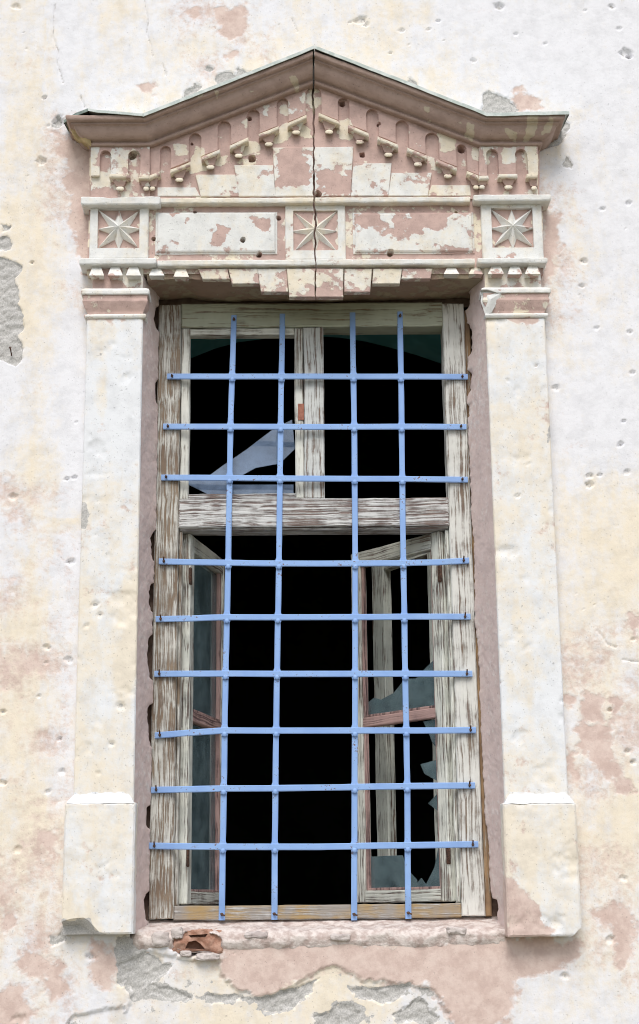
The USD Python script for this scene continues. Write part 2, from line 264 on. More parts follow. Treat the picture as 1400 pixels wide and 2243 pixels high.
def with_pits(v, out):
    v = np.asarray(v); q = v + np.c_[ragged(v, .006, 40, 12), np.zeros(len(v))][:, [0, 2, 1]]
    cd = shapely.distance(SHAFT_CRACKS, shapely.points(q[:, 0], q[:, 2])); out[:, 1] = np.maximum(out[:, 1], np.where(cd < .0035, .46, 0))
    out[:, 2] += np.clip((fbm(v * [7, 7, 2.0], 4, 88) - .55) * 5, 0, 1) * .9
    _, d = pit_depth(v); out[:, 1] = np.maximum(out[:, 1], d * .54); return out

# ------------------------------------------------------------------ shape helpers
def prism(pts, e0, e1):
    """Polygon of world (x, z) points standing from e0 to e1 in front of the wall face."""
    return CrossSection([np.asarray(pts, float)], fillrule=__import__('manifold3d').FillRule.NonZero).extrude(e1 - e0).rotate((90, 0, 0)).translate((0, -e0, 0))
def plate(pts, e0, e1, ch=.003):
    p = np.asarray(pts, float); ins = np.array(Polygon(p).buffer(-ch, join_style=2).exterior.coords)[:-1]
    s = [np.c_[p[:, 0], np.full(len(p), -a), p[:, 1]] for a in (e0, e1 - ch)] + [np.c_[ins[:, 0], np.full(len(ins), -e1), ins[:, 1]]]
    return Manifold.hull_points(np.vstack(s))
def quad(x0, x1, z0, z1): return np.array([(x0, z0), (x1, z0), (x1, z1), (x0, z1)])
def box3(x0, x1, y0, y1, z0, z1, ch=.003):
    pts = []
    for a, b, c in ((ch, 0, ch), (0, ch, ch), (ch, ch, 0)):
        pts += [(x, y, z) for x in (x0 + a, x1 - a) for y in (y0 + b, y1 - b) for z in (z0 + c, z1 - c)]
    return Manifold.hull_points(np.array(pts))
def union(ms): 
    ms = list(ms); m = ms[0]
    for q in ms[1:]: m = m + q
    return m
def weather(m, L=.012, amp=.0012, seed=0, f=28.0, chip=0.0, pits=False):
    m = m.refine_to_length(L)
    def go(v):
        v = np.asarray(v, float)
        o = np.stack([fbm(v * f, 3, seed + 100 + k) - .5 for k in range(3)], 1) * 2 * amp
        o += np.stack([fbm(v * f * 4, 2, seed + 200 + k) - .5 for k in range(3)], 1) * amp * .8
        if chip:
            c = np.clip(fbm(v * 11, 4, seed + 300) - .60, 0, 1) * chip * 6
            o[:, 1] += c; o[:, 2] += c * .5
        r = v + o
        if pits:
            r[:, 1] += pit_depth(v)[0]
        return r
    return m.warp_batch(go)
def moulding(xa, xb, z0, prof, e0, ends=(True, True), step=.02):
    """Horizontal run of a closed profile [(projection, height)] along the wall from xa to xb, returned to the wall at both ends."""
    prof = np.asarray(prof, float); n = len(prof); rings = []
    xs = np.linspace(xa, xb, max(2, int((xb - xa) / step)))
    if ends[0]: rings.append(np.c_[xa - prof[:, 0], np.full(n, .004), z0 + prof[:, 1]])
    for i, x in enumerate(xs):
        px = np.full(n, x)
        if i == 0 and ends[0]: px = xa - prof[:, 0]
        if i == len(xs) - 1 and ends[1]: px = xb + prof[:, 0]
        rings.append(np.c_[px, -(e0 + prof[:, 0]), z0 + prof[:, 1]])
    if ends[1]: rings.append(np.c_[xb + prof[:, 0], np.full(n, .004), z0 + prof[:, 1]])
    return loft(rings)
def loft(rings):
    n = len(rings[0]); V = np.vstack(rings); F = []
    for i in range(len(rings) - 1):
        for j in range(n):
            a, b = i * n + j, i * n + (j + 1) % n
            F += [(a, b, b + n), (a, b + n, a + n)]
    tri = trimesh.creation.triangulate_polygon(Polygon(np.c_[np.arange(n) * 0, np.arange(n)]), engine='earcut')[1] if False else [(0, k, k + 1) for k in range(1, n - 1)]
    F += [(a, c, b) for a, b, c in tri]; o = (len(rings) - 1) * n
    F += [(o + a, o + b, o + c) for a, b, c in tri]
    m = trimesh.Trimesh(V, np.array(F), process=False)
    if m.volume < 0: m.invert()
    return m
def jitter(m, amp=.0015, f=30.0, seed=0):
    v = np.array(m.vertices); o = np.stack([fbm(v * f, 3, seed + k) - .5 for k in range(3)], 1) * 2 * amp
    return trimesh.Trimesh(v + o, m.faces, process=False)
def subdiv(m, L):
    v, f = trimesh.remesh.subdivide_to_size(m.vertices, m.faces, L, max_iter=12)
    m = trimesh.Trimesh(v, f, process=False); m.merge_vertices(); return m
def notches(m, edges, seed):
    """Knock small uneven bites out of the arrises: edges are (point, point, count, size)."""
    g = np.random.default_rng(seed)
    for a, b, n, s_ in edges:
        for _ in range(n):
            c = np.asarray(a) + (np.asarray(b) - np.asarray(a)) * g.uniform(0, 1); r = s_ * g.uniform(.4, 1.3)
            k = g.normal(0, 1, (14, 3)); k /= np.linalg.norm(k, axis=1)[:, None]
            m = m - Manifold.hull_points(c + k * r * [.8, .8, g.uniform(.9, 2.6)] * g.uniform(.7, 1.15, (14, 1)))
    return m
def crack_cutter(e0, e1):
    """A thin jagged wall of space where the surround has cracked down its middle."""
    r = np.random.default_rng(8); ys = np.arange(170, 672, 9.0); px = np.interp(ys, [180, 320, 430, 470, 660], [686.5, 687, 688.5, 690.5, 692]) + r.normal(0, 1.0, len(ys))
    w = np.interp(ys, [170, 250, 330, 430, 480, 560, 660], [2.6, 2.3, 1.5, 2.2, 2.8, 1.7, 1.5]) + r.normal(0, .3, len(ys))
    return union([prism(xz([(px[i] - w[i], ys[i]), (px[i] + w[i], ys[i]), (px[i + 1] + w[i + 1], ys[i + 1] + 1), (px[i + 1] - w[i + 1], ys[i + 1] + 1)], .05), e0, e1) for i in range(len(ys) - 1)])
CRACK = crack_cutter(.012, .20)
def hole(px, py, r, e1, depth=.05, seed=0):
    """A ragged shot hole: wide lip, narrow dark bore."""
    g = np.random.default_rng(int(px * 7 + py)); c = P(px, py, e1); s = r / 615.0; pts = []
    for y, k in ((-.012, 1.25), (.004, .95), (depth, .6)):
        a = np.linspace(0, 2 * math.pi, 9)[:-1] + g.uniform(0, 1); rr = s * k * g.uniform(.78, 1.15, 8)
        pts.append(np.c_[c[0] + rr * np.cos(a), np.full(8, c[1] + y), c[2] + rr * np.sin(a)])
    return Manifold.hull_points(np.vstack(pts))

# ================================================================== the setting
gv = np.array([(-60, -90, 0), (60, -90, 0), (60, 40, 0), (-60, 40, 0)], float)
p = part('/World', 'ground', (gv * [6, 6, 1], np.array([[0, 1, 2], [0, 2, 3]])), M_ground, False)
custom(stage.GetPrimAtPath(p), kind='structure', label='rough ground of grass and gravel in front of the wall')

# key lines of the window surround, in metres
XLo, XLi, XRi, XRo = X(175, 1230, .05), X(303, 1230, .05), X(1085, 1230, .05), X(1220, 1230, .05)
EF = -.13                                                     # the timber frame's face, behind the wall face
FX0, FX1 = X(338, 1400, EF), X(1042, 1400, EF)
FZ0, FZ1 = Z(700, 2019, EF), Z(700, 663, EF)
ZSILL, ZLINT = Z(700, 2050, 0), Z(400, 612, .035)

# ------------------------------------------------------------------ wall
wall = thing('wall', 'flaking cream and white plastered wall, scarred with pits, that the barred window is set in', 'wall', (0, 0, 0))
GREYS = patches([(0, 487), (18, 490), (15, 500), (0, 502)], [(-20, 517), (12, 518), (26, 535), (17, 546), (-20, 548)],
    [(-20, 563), (5, 563), (47, 582), (36, 615), (44, 632), (41, 673), (45, 701), (41, 737), (51, 767), (50, 800), (33, 805), (8, 789), (0, 778), (-20, 778)],
    [(398, 210), (402, 198), (425, 183), (440, 192), (420, 206), (405, 215)], [(447, 152), (456, 140), (468, 144), (470, 152), (455, 158)], [(470, 172), (476, 160), (502, 156), (516, 158), (522, 146), (548, 150), (560, 160), (480, 190)],
    [(1052, 250), (1058, 207), (1074, 196), (1108, 212), (1126, 224), (1135, 240), (1100, 255)], [(893, 178), (904, 167), (916, 176), (915, 190), (900, 190)],
    [(1180, 335), (1200, 318), (1215, 292), (1240, 265), (1250, 275), (1240, 300), (1220, 316), (1195, 330)], [(1230, 352), (1238, 341), (1258, 358), (1255, 366), (1233, 362)], [(112, 262), (124, 250), (140, 252), (143, 275), (125, 282), (113, 274)],
    [(258, 2058), (330, 2040), (326, 2085), (372, 2118), (345, 2150), (300, 2185), (268, 2150), (250, 2110)], [(320, 2150), (390, 2165), (415, 2185), (360, 2190), (330, 2175)], [(880, 2215), (920, 2190), (960, 2230), (930, 2260)], [(108, 2050), (138, 2038), (140, 2060), (112, 2072)],
    [(770, 2165), (850, 2152), (900, 2156), (890, 2185), (840, 2200), (800, 2190)], [(690, 2225), (740, 2205), (790, 2215), (780, 2260), (700, 2260)], [(860, 2225), (905, 2205), (920, 2235), (880, 2250)], [(560, 2190), (640, 2165), (700, 2150), (650, 2200), (580, 2215)], [(455, 2180), (520, 2185), (545, 2200), (470, 2200)], soft=.014)
PINKY = patches([(1125, 198), (1150, 195), (1175, 213), (1197, 238), (1130, 245)],
    [(470, 20), (540, 10), (545, 60), (505, 95), (470, 70)], [(395, 20), (440, 15), (430, 40), (400, 38)], [(312, 190), (335, 175), (332, 200), (318, 203)], [(480, 120), (520, 105), (515, 125), (490, 130)],
    [(120, 290), (205, 320), (205, 600), (180, 600), (150, 470), (140, 380)], [(1195, 440), (1235, 470), (1225, 540), (1215, 600), (1190, 640), (1188, 520)],
    [(1240, 1512), (1265, 1530), (1262, 1550), (1243, 1545)], [(1280, 1520), (1325, 1530), (1325, 1580), (1290, 1590), (1270, 1580)], [(1345, 1535), (1368, 1530), (1362, 1560), (1338, 1575)],
    [(1262, 1590), (1330, 1585), (1345, 1660), (1375, 1690), (1385, 1740), (1355, 1735), (1320, 1690), (1270, 1640)], [(1245, 1640), (1270, 1650), (1262, 1700), (1250, 1720)], [(1375, 1345), (1395, 1360), (1388, 1385)],
    [(85, 1815), (125, 1830), (128, 1880), (95, 1890)], [(-10, 2170), (50, 2155), (75, 2210), (50, 2260), (-10, 2260)], [(30, 2100), (90, 2090), (140, 2120), (140, 2170), (110, 2190), (100, 2150), (40, 2130)], [(200, 2070), (250, 2080), (262, 2110), (240, 2160), (205, 2140)],
    [(1290, 2000), (1360, 1990), (1400, 2030), (1380, 2110), (1360, 2120), (1350, 2050)], [(-10, 2000), (40, 2010), (20, 2040), (-10, 2050)],
    [(478, 2062), (560, 2058), (760, 2064), (1000, 2066), (1048, 2048), (1110, 2052), (1270, 2060), (1262, 2100), (1200, 2125), (1150, 2140), (1125, 2190), (1105, 2260), (1000, 2260), (985, 2215), (935, 2165), (880, 2150), (800, 2148), (735, 2118), (690, 2135), (640, 2160), (565, 2185), (520, 2170), (488, 2140)], soft=.022)
FALLEN = [Patch([(488, 2110), (488, 2140), (520, 2170), (565, 2185), (640, 2160), (690, 2135), (735, 2118), (800, 2148), (880, 2150), (935, 2165), (985, 2215), (1005, 2300), (280, 2300), (262, 2225), (282, 2195), (276, 2160), (262, 2110), (330, 2085), (420, 2105)], soft=.004),
          Patch([(140, 2262), (165, 2222), (240, 2212), (268, 2206), (290, 2300), (140, 2300)], soft=.004)]
CREAMS = [(q, a) for q, a in zip(patches([(-40, 900), (160, 900), (150, 2100), (-40, 2100)], [(1250, 1100), (1440, 1100), (1440, 2100), (1270, 2100)], [(60, 20), (160, 40), (190, 700), (40, 700)], [(900, -40), (1440, -40), (1440, 1000), (1230, 1000), (1250, 230), (900, 130)], [(140, -20), (158, -20), (172, 1100), (152, 1100)], [(-40, 800), (12, 800), (20, 1250), (-40, 1250)], [(140, 1700), (155, 1200), (168, 1200), (156, 1750)], [(280, 2180), (720, 2160), (980, 2260), (280, 2260)], [(1150, 2150), (1440, 2090), (1440, 2260), (1120, 2260)], soft=.12), (.30, .30, .25, -.28, -.9, -.7, -.6, .25, .2))]
CRACKS = [LineString(xz(c)) for c in ([(316, -10), (318, 20), (323, 40), (322, 75), (332, 100), (336, 122)], [(122, 10), (115, 80), (128, 110), (126, 140), (134, 160), (138, 182)], [(356, 140), (362, 165)], [(178, 210), (185, 235)], [(1310, 1380), (1330, 1410), (1352, 1418)], [(1365, 1445), (1400, 1450)], [(640, 40), (652, 70)], [(430, 300), (445, 330)])]
PLASTERCRACK = shapely.union_all(CRACKS)

BROAD = patches([(1235, 1420), (1440, 1380), (1440, 2140), (1280, 2140), (1262, 1760)], [(120, 270), (200, 290), (200, 660), (110, 560)], [(-40, 1700), (150, 1760), (140, 2200), (60, 2260), (-40, 2260)], [(380, -30), (570, -30), (570, 150), (450, 160)], [(-40, 1050), (120, 1100), (130, 1700), (-40, 1700)], [(1195, 420), (1250, 440), (1240, 680), (1195, 700)], soft=.14)
def grid_wall():
    x0, x1, z0, z1, h = -1.20, 1.22, 1.12, 4.98, .0037
    nx, nz = int((x1 - x0) / h), int((z1 - z0) / h)
    xs, zs = np.linspace(x0, x1, nx), np.linspace(z0, z1, nz)
    XX, ZZ = np.meshgrid(xs, zs); v = np.c_[XX.ravel(), np.zeros(nx * nz), ZZ.ravel()]
    hid = (((v[:, 0] > XLi - .01) & (v[:, 0] < XRi + .01) & (v[:, 2] > ZSILL - .004)) | ((v[:, 0] > XLo + .03) & (v[:, 0] < XRo - .03) & (v[:, 2] > ZSILL + .10))) & (v[:, 2] < Z(690, 400, .05))
    core = shapely.prepare
    tym = Polygon(xz([(215, 330), (328, 328), (687, 195), (1050, 328), (1165, 328), (1175, 440), (205, 440)], .05)).buffer(-.01)
    shapely.prepare(tym); k = np.nonzero(v[:, 2] > Z(690, 440, .05))[0]; hid[k] |= shapely.contains(tym, shapely.points(v[k, 0], v[k, 2]))
    ii, jj = np.meshgrid(np.arange(nz - 1), np.arange(nx - 1), indexing='ij'); a = (ii * nx + jj).ravel()
    q = np.stack([a, a + 1, a + nx + 1, a + nx], 1); q = q[~hid[q].all(1)]
    used = np.unique(q); re = np.full(len(v), -1); re[used] = np.arange(len(used)); v = v[used]; q = re[q]
    f = np.vstack([q[:, [0, 1, 2]], q[:, [0, 2, 3]]])
    F = paint_field(v, pink=.0, amp=.20, freq=4.2, cream=.42, camp=.45, seed=1, add=PINKY, bare=GREYS, creams=CREAMS)
    low = np.clip((2.3 - v[:, 2]) / 1.2, 0, 1); F[:, 0] += .10 * low * (F[:, 0] < .5)
    up = np.clip((v[:, 0] - .9) * 6, 0, 1) * np.clip((v[:, 2] - 2.6) / .6, 0, 1); F[:, 0] -= .22 * up * (F[:, 0] < .6)
    for q in BROAD: F[:, 0] = np.maximum(F[:, 0], np.minimum(q.level(v[:, 0], v[:, 2]), .36 + (fbm(v * 8, 4, 29) - .5) * .9))
    d, dk = pit_depth(v)
    gm = np.clip((F[:, 1] + (fbm(v * 40, 3, 9) - .5) * .4 - .42) / .14, 0, 1)
    y = .0007 * (fbm(v * 3, 3, 4) - .5) * 8 + .0009 * (fbm(v * 40, 3, 6) - .5) + .0005 * (fbm(v * 130, 2, 7) - .5)
    y += gm * (.0055 + .010 * (fbm(v * 60, 4, 14) - .5)) + d
    w = v + np.c_[ragged(v, .016, 12, 5), np.zeros(len(v))][:, [0, 2, 1]]
    rw = ragged(v, .010, 60, 15); fallen = np.max([np.clip(q.level(w[:, 0] + rw[:, 0], w[:, 2] + rw[:, 1]), 0, 1) for q in FALLEN], 0)
    y += fallen * .010; F[:, 1] += fallen * (.22 + (fbm(v * 11, 4, 23) - .5) * 1.5 + (fbm(v * 50, 3, 25) - .5) * .7) * (F[:, 1] < .5)
    F[:, 0] = np.where(fallen > .5, np.minimum(F[:, 0], .42 + (fbm(v * 14, 4, 24) - .5)), F[:, 0])
    cd = shapely.distance(PLASTERCRACK, shapely.points(w[:, 0] * .3 + v[:, 0] * .7, v[:, 2])); cr = np.clip(1 - cd / .0040, 0, 1)
    y += cr * .005; F[:, 1] = np.maximum(F[:, 1], np.where(cr > .25, .50, 0))
    pn = np.clip((F[:, 0] + (fbm(v * 42, 4, 19) - .5) * .5 - .45) / .1, 0, 1); y += pn * .0008
    F[:, 1] = np.maximum(F[:, 1], dk * .47)
    # rubble pocket under the left end of the sill
    bx = np.hypot((v[:, 0] - X(432, 2062)) / .085, (v[:, 2] - Z(432, 2062)) / .042) + (fbm(v * 30, 3, 33) - .5) * .5
    y += .055 * np.clip((1.05 - bx) / .25, 0, 1)
    v[:, 1] = y
    return v, f, F
wv, wf, wF = grid_wall()
part(wall, 'plaster', (wv, wf), M_wall, True, field=wF)
# the same wall beyond the frame of the picture, and its thickness round the opening
for nm, a, b, c, d in (('outer_plaster', -9, -1.198, .0, 7.5), ('outer_plaster', 1.218, 9, .0, 7.5), ('outer_plaster', -1.198, 1.218, 4.978, 7.5), ('outer_plaster', -1.198, 1.218, 0, 1.122)):
    part(wall, nm, box3(a, b, .002, .06, c, d, .0005), M_far, False)
OX0, OX1, OZ0, OZ1 = XLi - .015, XRi + .015, FZ0 - .02, ZLINT + .03
TH = .58
arch_px = [(372, 812), (415, 786), (470, 764), (520, 750), (580, 742), (640, 738), (690, 737), (740, 739), (800, 748), (850, 760), (910, 777), (980, 801), (1015, 815)]
AR = xz(arch_px, -TH)
ax0, ax1 = AR[0][0], AR[-1][0]
for nm, a, b, c, d in (('masonry', -1.6, OX0, .9, 5.2), ('masonry', OX1, 1.6, .9, 5.2), ('masonry', OX0, OX1, .9, OZ0)):
    part(wall, nm, box3(a, b, .062, TH if nm != 'x' else 0, c, d, .001), M_mason, False)
top = prism(np.vstack([[(OX0, AR[0][1] - .0)], [(OX0, 5.2)], [(OX1, 5.2)], [(OX1, AR[-1][1])], AR[::-1]]), -TH, -.225)
part(wall, 'arch_soffit', top, M_teal, False, label='dark teal painted arch over the inside of the window')
part(wall, 'masonry', box3(OX0, OX1, .062, .224, OZ1, 5.2, .001), M_mason, False)

part(wall, 'packing', box3(OX0, OX1, .17, .2235, FZ1 - .003, OZ1 - .001, .001), M_mason, False)
for a, b in ((OX0, X(333, 1400, EF)), (X(1058, 1400, EF), OX1)):
    part(wall, 'packing', box3(a, b, .165, .2235, OZ0, FZ1 - .004, .001), M_mason, False)
# ------------------------------------------------------------------ reveals, lintel and sill (parts of the wall)
def reveal(side):
    nz, nd = 560, 34; zs = np.linspace(Z(690, 2040, .07), ZLINT + .01, nz); s = np.linspace(0, 1, nd)
    inner = XLi if side < 0 else XRi
    key = ([(660, 346), (700, 345), (800, 344), (900, 341), (1000, 339), (1160, 337), (1300, 333), (1480, 331), (1600, 329), (1740, 327), (1900, 324), (2015, 320), (2060, 318)] if side < 0 else
           [(660, 1020), (700, 1028), (760, 1030), (800, 1028), (850, 1026), (900, 1029), (1000, 1031), (1150, 1037), (1300, 1044), (1450, 1051), (1600, 1058), (1750, 1066), (1900, 1074), (1990, 1084), (2060, 1088)])
    kz = np.array([Z(b, a, EF) for a, b in key]); kx = np.array([X(b, a, EF) for a, b in key])
    rear = np.interp(zs, kz[::-1], kx[::-1])
    q = np.c_[np.full(nz, 3.0 * side), zs * 0, zs]
    rag = (fbm(q * [1, 1, 9], 4, 50) - .5) * .013 + (fbm(q * [1, 1, 60], 3, 51) - .5) * .006
    chips = ([(1195, 35, 13), (1310, 32, 14), (1440, 48, 16), (1575, 32, 15), (1790, 24, 9), (1985, 30, 12), (860, 30, 8), (700, 30, 14), (1620, 16, 8)] if side < 0 else [(745, 40, 15), (840, 30, 10), (660, 22, 22), (1995, 24, 20), (900, 16, 5)])
    for cy, w, dp in chips:
        zc = Z(340 if side < 0 else 1040, cy, EF); t = np.clip(1 - ((zs - zc) / (w / 640)) ** 2, 0, 1); rag = rag - np.sqrt(t) * dp / 640 * (.35 + 1.3 * fbm(q * [1, 1, 38], 3, 53 + int(cy)))
    smooth = rear - side * .006
    rear = smooth - side * rag          # side -1: plaster grows to +x
    V = np.zeros((nz, nd, 3))
    e = .046 + (EF + .004 - .046) * s
    for i in range(nz):
        V[i, :, 0] = inner + side * .002 + (smooth[i] - inner - side * .002) * s + (rear[i] - smooth[i]) * s ** 7; V[i, :, 1] = -e; V[i, :, 2] = zs[i]
    V = V.reshape(-1, 3); n = (fbm(V * 9, 3, 60) - .5) * .010 + (fbm(V * 60, 3, 61) - .5) * .003
    V[:, 0] += -side * n * np.tile(np.clip(s * 6, 0, 1), nz)
    # ragged rear lip turned in behind, so that the coat has thickness
    V = V.reshape(nz, nd, 3); lip = V[:, -1:, :].copy(); lip[:, :, 1] += .012; lip[:, :, 0] += side * .016
    V = np.concatenate([V, lip], 1); nd2 = nd + 1
    a = (np.arange(nz - 1)[:, None] * nd2 + np.arange(nd2 - 1)[None]).ravel(); f = np.stack([a, a + 1, a + nd2 + 1, a + nd2], 1)
    V = V.reshape(-1, 3); f = np.vstack([f[:, [0, 1, 2]], f[:, [0, 2, 3]]])
    if side > 0: f = f[:, ::-1]
    fld = paint_field(V, pink=.62, amp=.07, freq=4, cream=.5, seed=31 + side, grey=.0, gamp=.2)
    fld[:, 1] = np.where(np.tile(np.r_[s, 1.05], nz) > 1.02, .9, fld[:, 1])
    part(wall, 'reveal', (V, f), M_reveal, True, field=fld, label='dull pink plaster reveal on the ' + ('left' if side < 0 else 'right') + ' of the window')
reveal(-1); reveal(1)

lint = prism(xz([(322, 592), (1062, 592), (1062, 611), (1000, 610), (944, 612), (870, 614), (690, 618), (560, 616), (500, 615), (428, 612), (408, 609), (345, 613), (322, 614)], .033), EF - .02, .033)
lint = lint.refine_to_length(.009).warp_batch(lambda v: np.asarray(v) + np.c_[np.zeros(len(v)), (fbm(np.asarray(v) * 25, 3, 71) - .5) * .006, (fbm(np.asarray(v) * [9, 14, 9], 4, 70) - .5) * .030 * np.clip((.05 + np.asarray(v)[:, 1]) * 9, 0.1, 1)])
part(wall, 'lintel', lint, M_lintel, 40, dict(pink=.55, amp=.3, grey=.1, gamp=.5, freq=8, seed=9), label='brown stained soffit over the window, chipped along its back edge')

def sill_bed():
    nx, nr = 430, 30; xs = np.linspace(XLi - .03, XRi + .035, nx); prof = [(-.165, 2012), (-.14, 2019), (-.12, 2024), (-.07, 2029), (-.02, 2034), (.002, 2040), (.009, 2050), (.008, 2062), (.000, 2074), (-.012, 2084)]
    pe, pz = np.array([a for a, b in prof]), np.array([Z(700, b, a) for a, b in prof])
    u = np.linspace(0, 1, nr) * (len(prof) - 1); k = np.arange(len(prof)); e, z = np.interp(u, k, pe), np.interp(u, k, pz)
    V = np.zeros((nx, nr, 3)); V[:, :, 0] = xs[:, None]; V[:, :, 1] = -e[None]; V[:, :, 2] = z[None]; V = V.reshape(-1, 3)
    am = np.tile(np.interp(u, k, [0, .4, .8, 1, 1, 1, 1, 1, .8, .3]), nx)
    h = (fbm(V * [14, 14, 14], 5, 80) - .5) * .024 + (fbm(V * 60, 3, 82) - .5) * .010
    V[:, 2] += h * am; V[:, 1] -= ((fbm(V * [16, 22, 30], 5, 81) - .5) * .024) * am
    V[:, 1] += .035 * np.clip((XLi + .02 - V[:, 0]) / .05, 0, 1) + .035 * np.clip((V[:, 0] - XRi + .01) / .05, 0, 1)
    b = np.hypot((V[:, 0] - X(432, 2060)) / .072, (V[:, 2] - Z(432, 2062)) / .031) + (fbm(V * 30, 3, 33) - .5) * .5
    V[:, 1] += .07 * np.clip((1.0 - b) / .2, 0, 1) * (am > .5)
    a = (np.arange(nx - 1)[:, None] * nr + np.arange(nr - 1)[None]).ravel(); f = np.stack([a, a + nr, a + nr + 1, a + 1], 1)
    f = np.vstack([f[:, [0, 2, 1]], f[:, [0, 3, 2]]])
    part(wall, 'sill_bed', (V, f), M_mortar, True, label='crumbling lime mortar bed under the window frame')
sill_bed()
def rock(c, size, seed, sq=.0):
    m = trimesh.creation.icosphere(subdivisions=3); v = m.vertices; v = np.sign(v) * np.abs(v) ** .6
    v = v * (1 + (fbm(v * 2.3, 4, seed) - .5)[:, None] * .6); return trimesh.Trimesh(c + v * np.asarray(size), m.faces, process=False)
bk = box3(X(376, 2056), X(488, 2056), -.002, .06, Z(430, 2086), Z(430, 2037), .006).refine_to_length(.004)
bk = bk.warp_batch(lambda v: np.asarray(v) + np.stack([fbm(np.asarray(v) * 34, 4, 90 + k) - .5 for k in range(3)], 1) * [.020, .030, .022])
bk = bk - Manifold.hull_points(np.array([(X(a, b), y, Z(a, b)) for a, b in ((405, 2078), (412, 2064), (428, 2060), (440, 2068), (450, 2080)) for y in (-.05, .045)]))
bk = bk - Manifold.hull_points(np.array([(X(a, b), y, Z(a, b)) for a, b in ((412, 2049), (455, 2046), (450, 2053), (418, 2054)) for y in (-.05, .03)]))
part(wall, 'brick', bk, M_brick, 40, label='broken orange brick with a dark hole, exposed under the left end of the frame')
part(wall, 'stone', rock(P(352, 2058, .002), (.030, .016, .023), 4), M_stone, 50)
part(wall, 'stone', rock(P(388, 2044, .002), (.019, .014, .017), 7), M_stone, 50)
part(wall, 'stone', rock(P(455, 2096, .002), (.036, .016, .012), 9), M_stone, 50)
part(wall, 'stone', rock(P(407, 2089, .0), (.018, .012, .009), 12), M_stone, 50)

for k, (a, b, w_, h_) in enumerate(((745, 2052, .030, .008), (560, 2049, .035, .009), (1000, 2040, .03, .010))):
    q = P(a, b, .004); fb = box3(q[0] - w_, q[0] + w_, q[1] - .012, q[1] + .03, q[2] - h_, q[2] + h_, .004).refine_to_length(.005)
    fb = fb.warp_batch(lambda v: np.asarray(v) + np.stack([fbm(np.asarray(v) * 36, 4, 400 + k + 7 * c) - .5 for c in range(3)], 1) * [.02, .026, .018])
    part(wall, 'stone', fb, M_stone, 40)

# ------------------------------------------------------------------ the dark room behind
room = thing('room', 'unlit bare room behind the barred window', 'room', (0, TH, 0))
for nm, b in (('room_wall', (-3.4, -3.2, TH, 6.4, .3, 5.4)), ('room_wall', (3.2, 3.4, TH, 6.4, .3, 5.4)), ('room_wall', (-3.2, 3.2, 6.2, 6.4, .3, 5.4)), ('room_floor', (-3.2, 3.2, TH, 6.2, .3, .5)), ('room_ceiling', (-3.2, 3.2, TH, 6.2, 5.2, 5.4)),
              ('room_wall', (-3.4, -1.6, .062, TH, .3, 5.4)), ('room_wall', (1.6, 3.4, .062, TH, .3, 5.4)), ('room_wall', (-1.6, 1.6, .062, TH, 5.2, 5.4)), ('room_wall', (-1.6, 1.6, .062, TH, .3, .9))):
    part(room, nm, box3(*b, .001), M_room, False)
stage.GetPrimAtPath(room).SetCustomDataByKey('kind', 'structure')

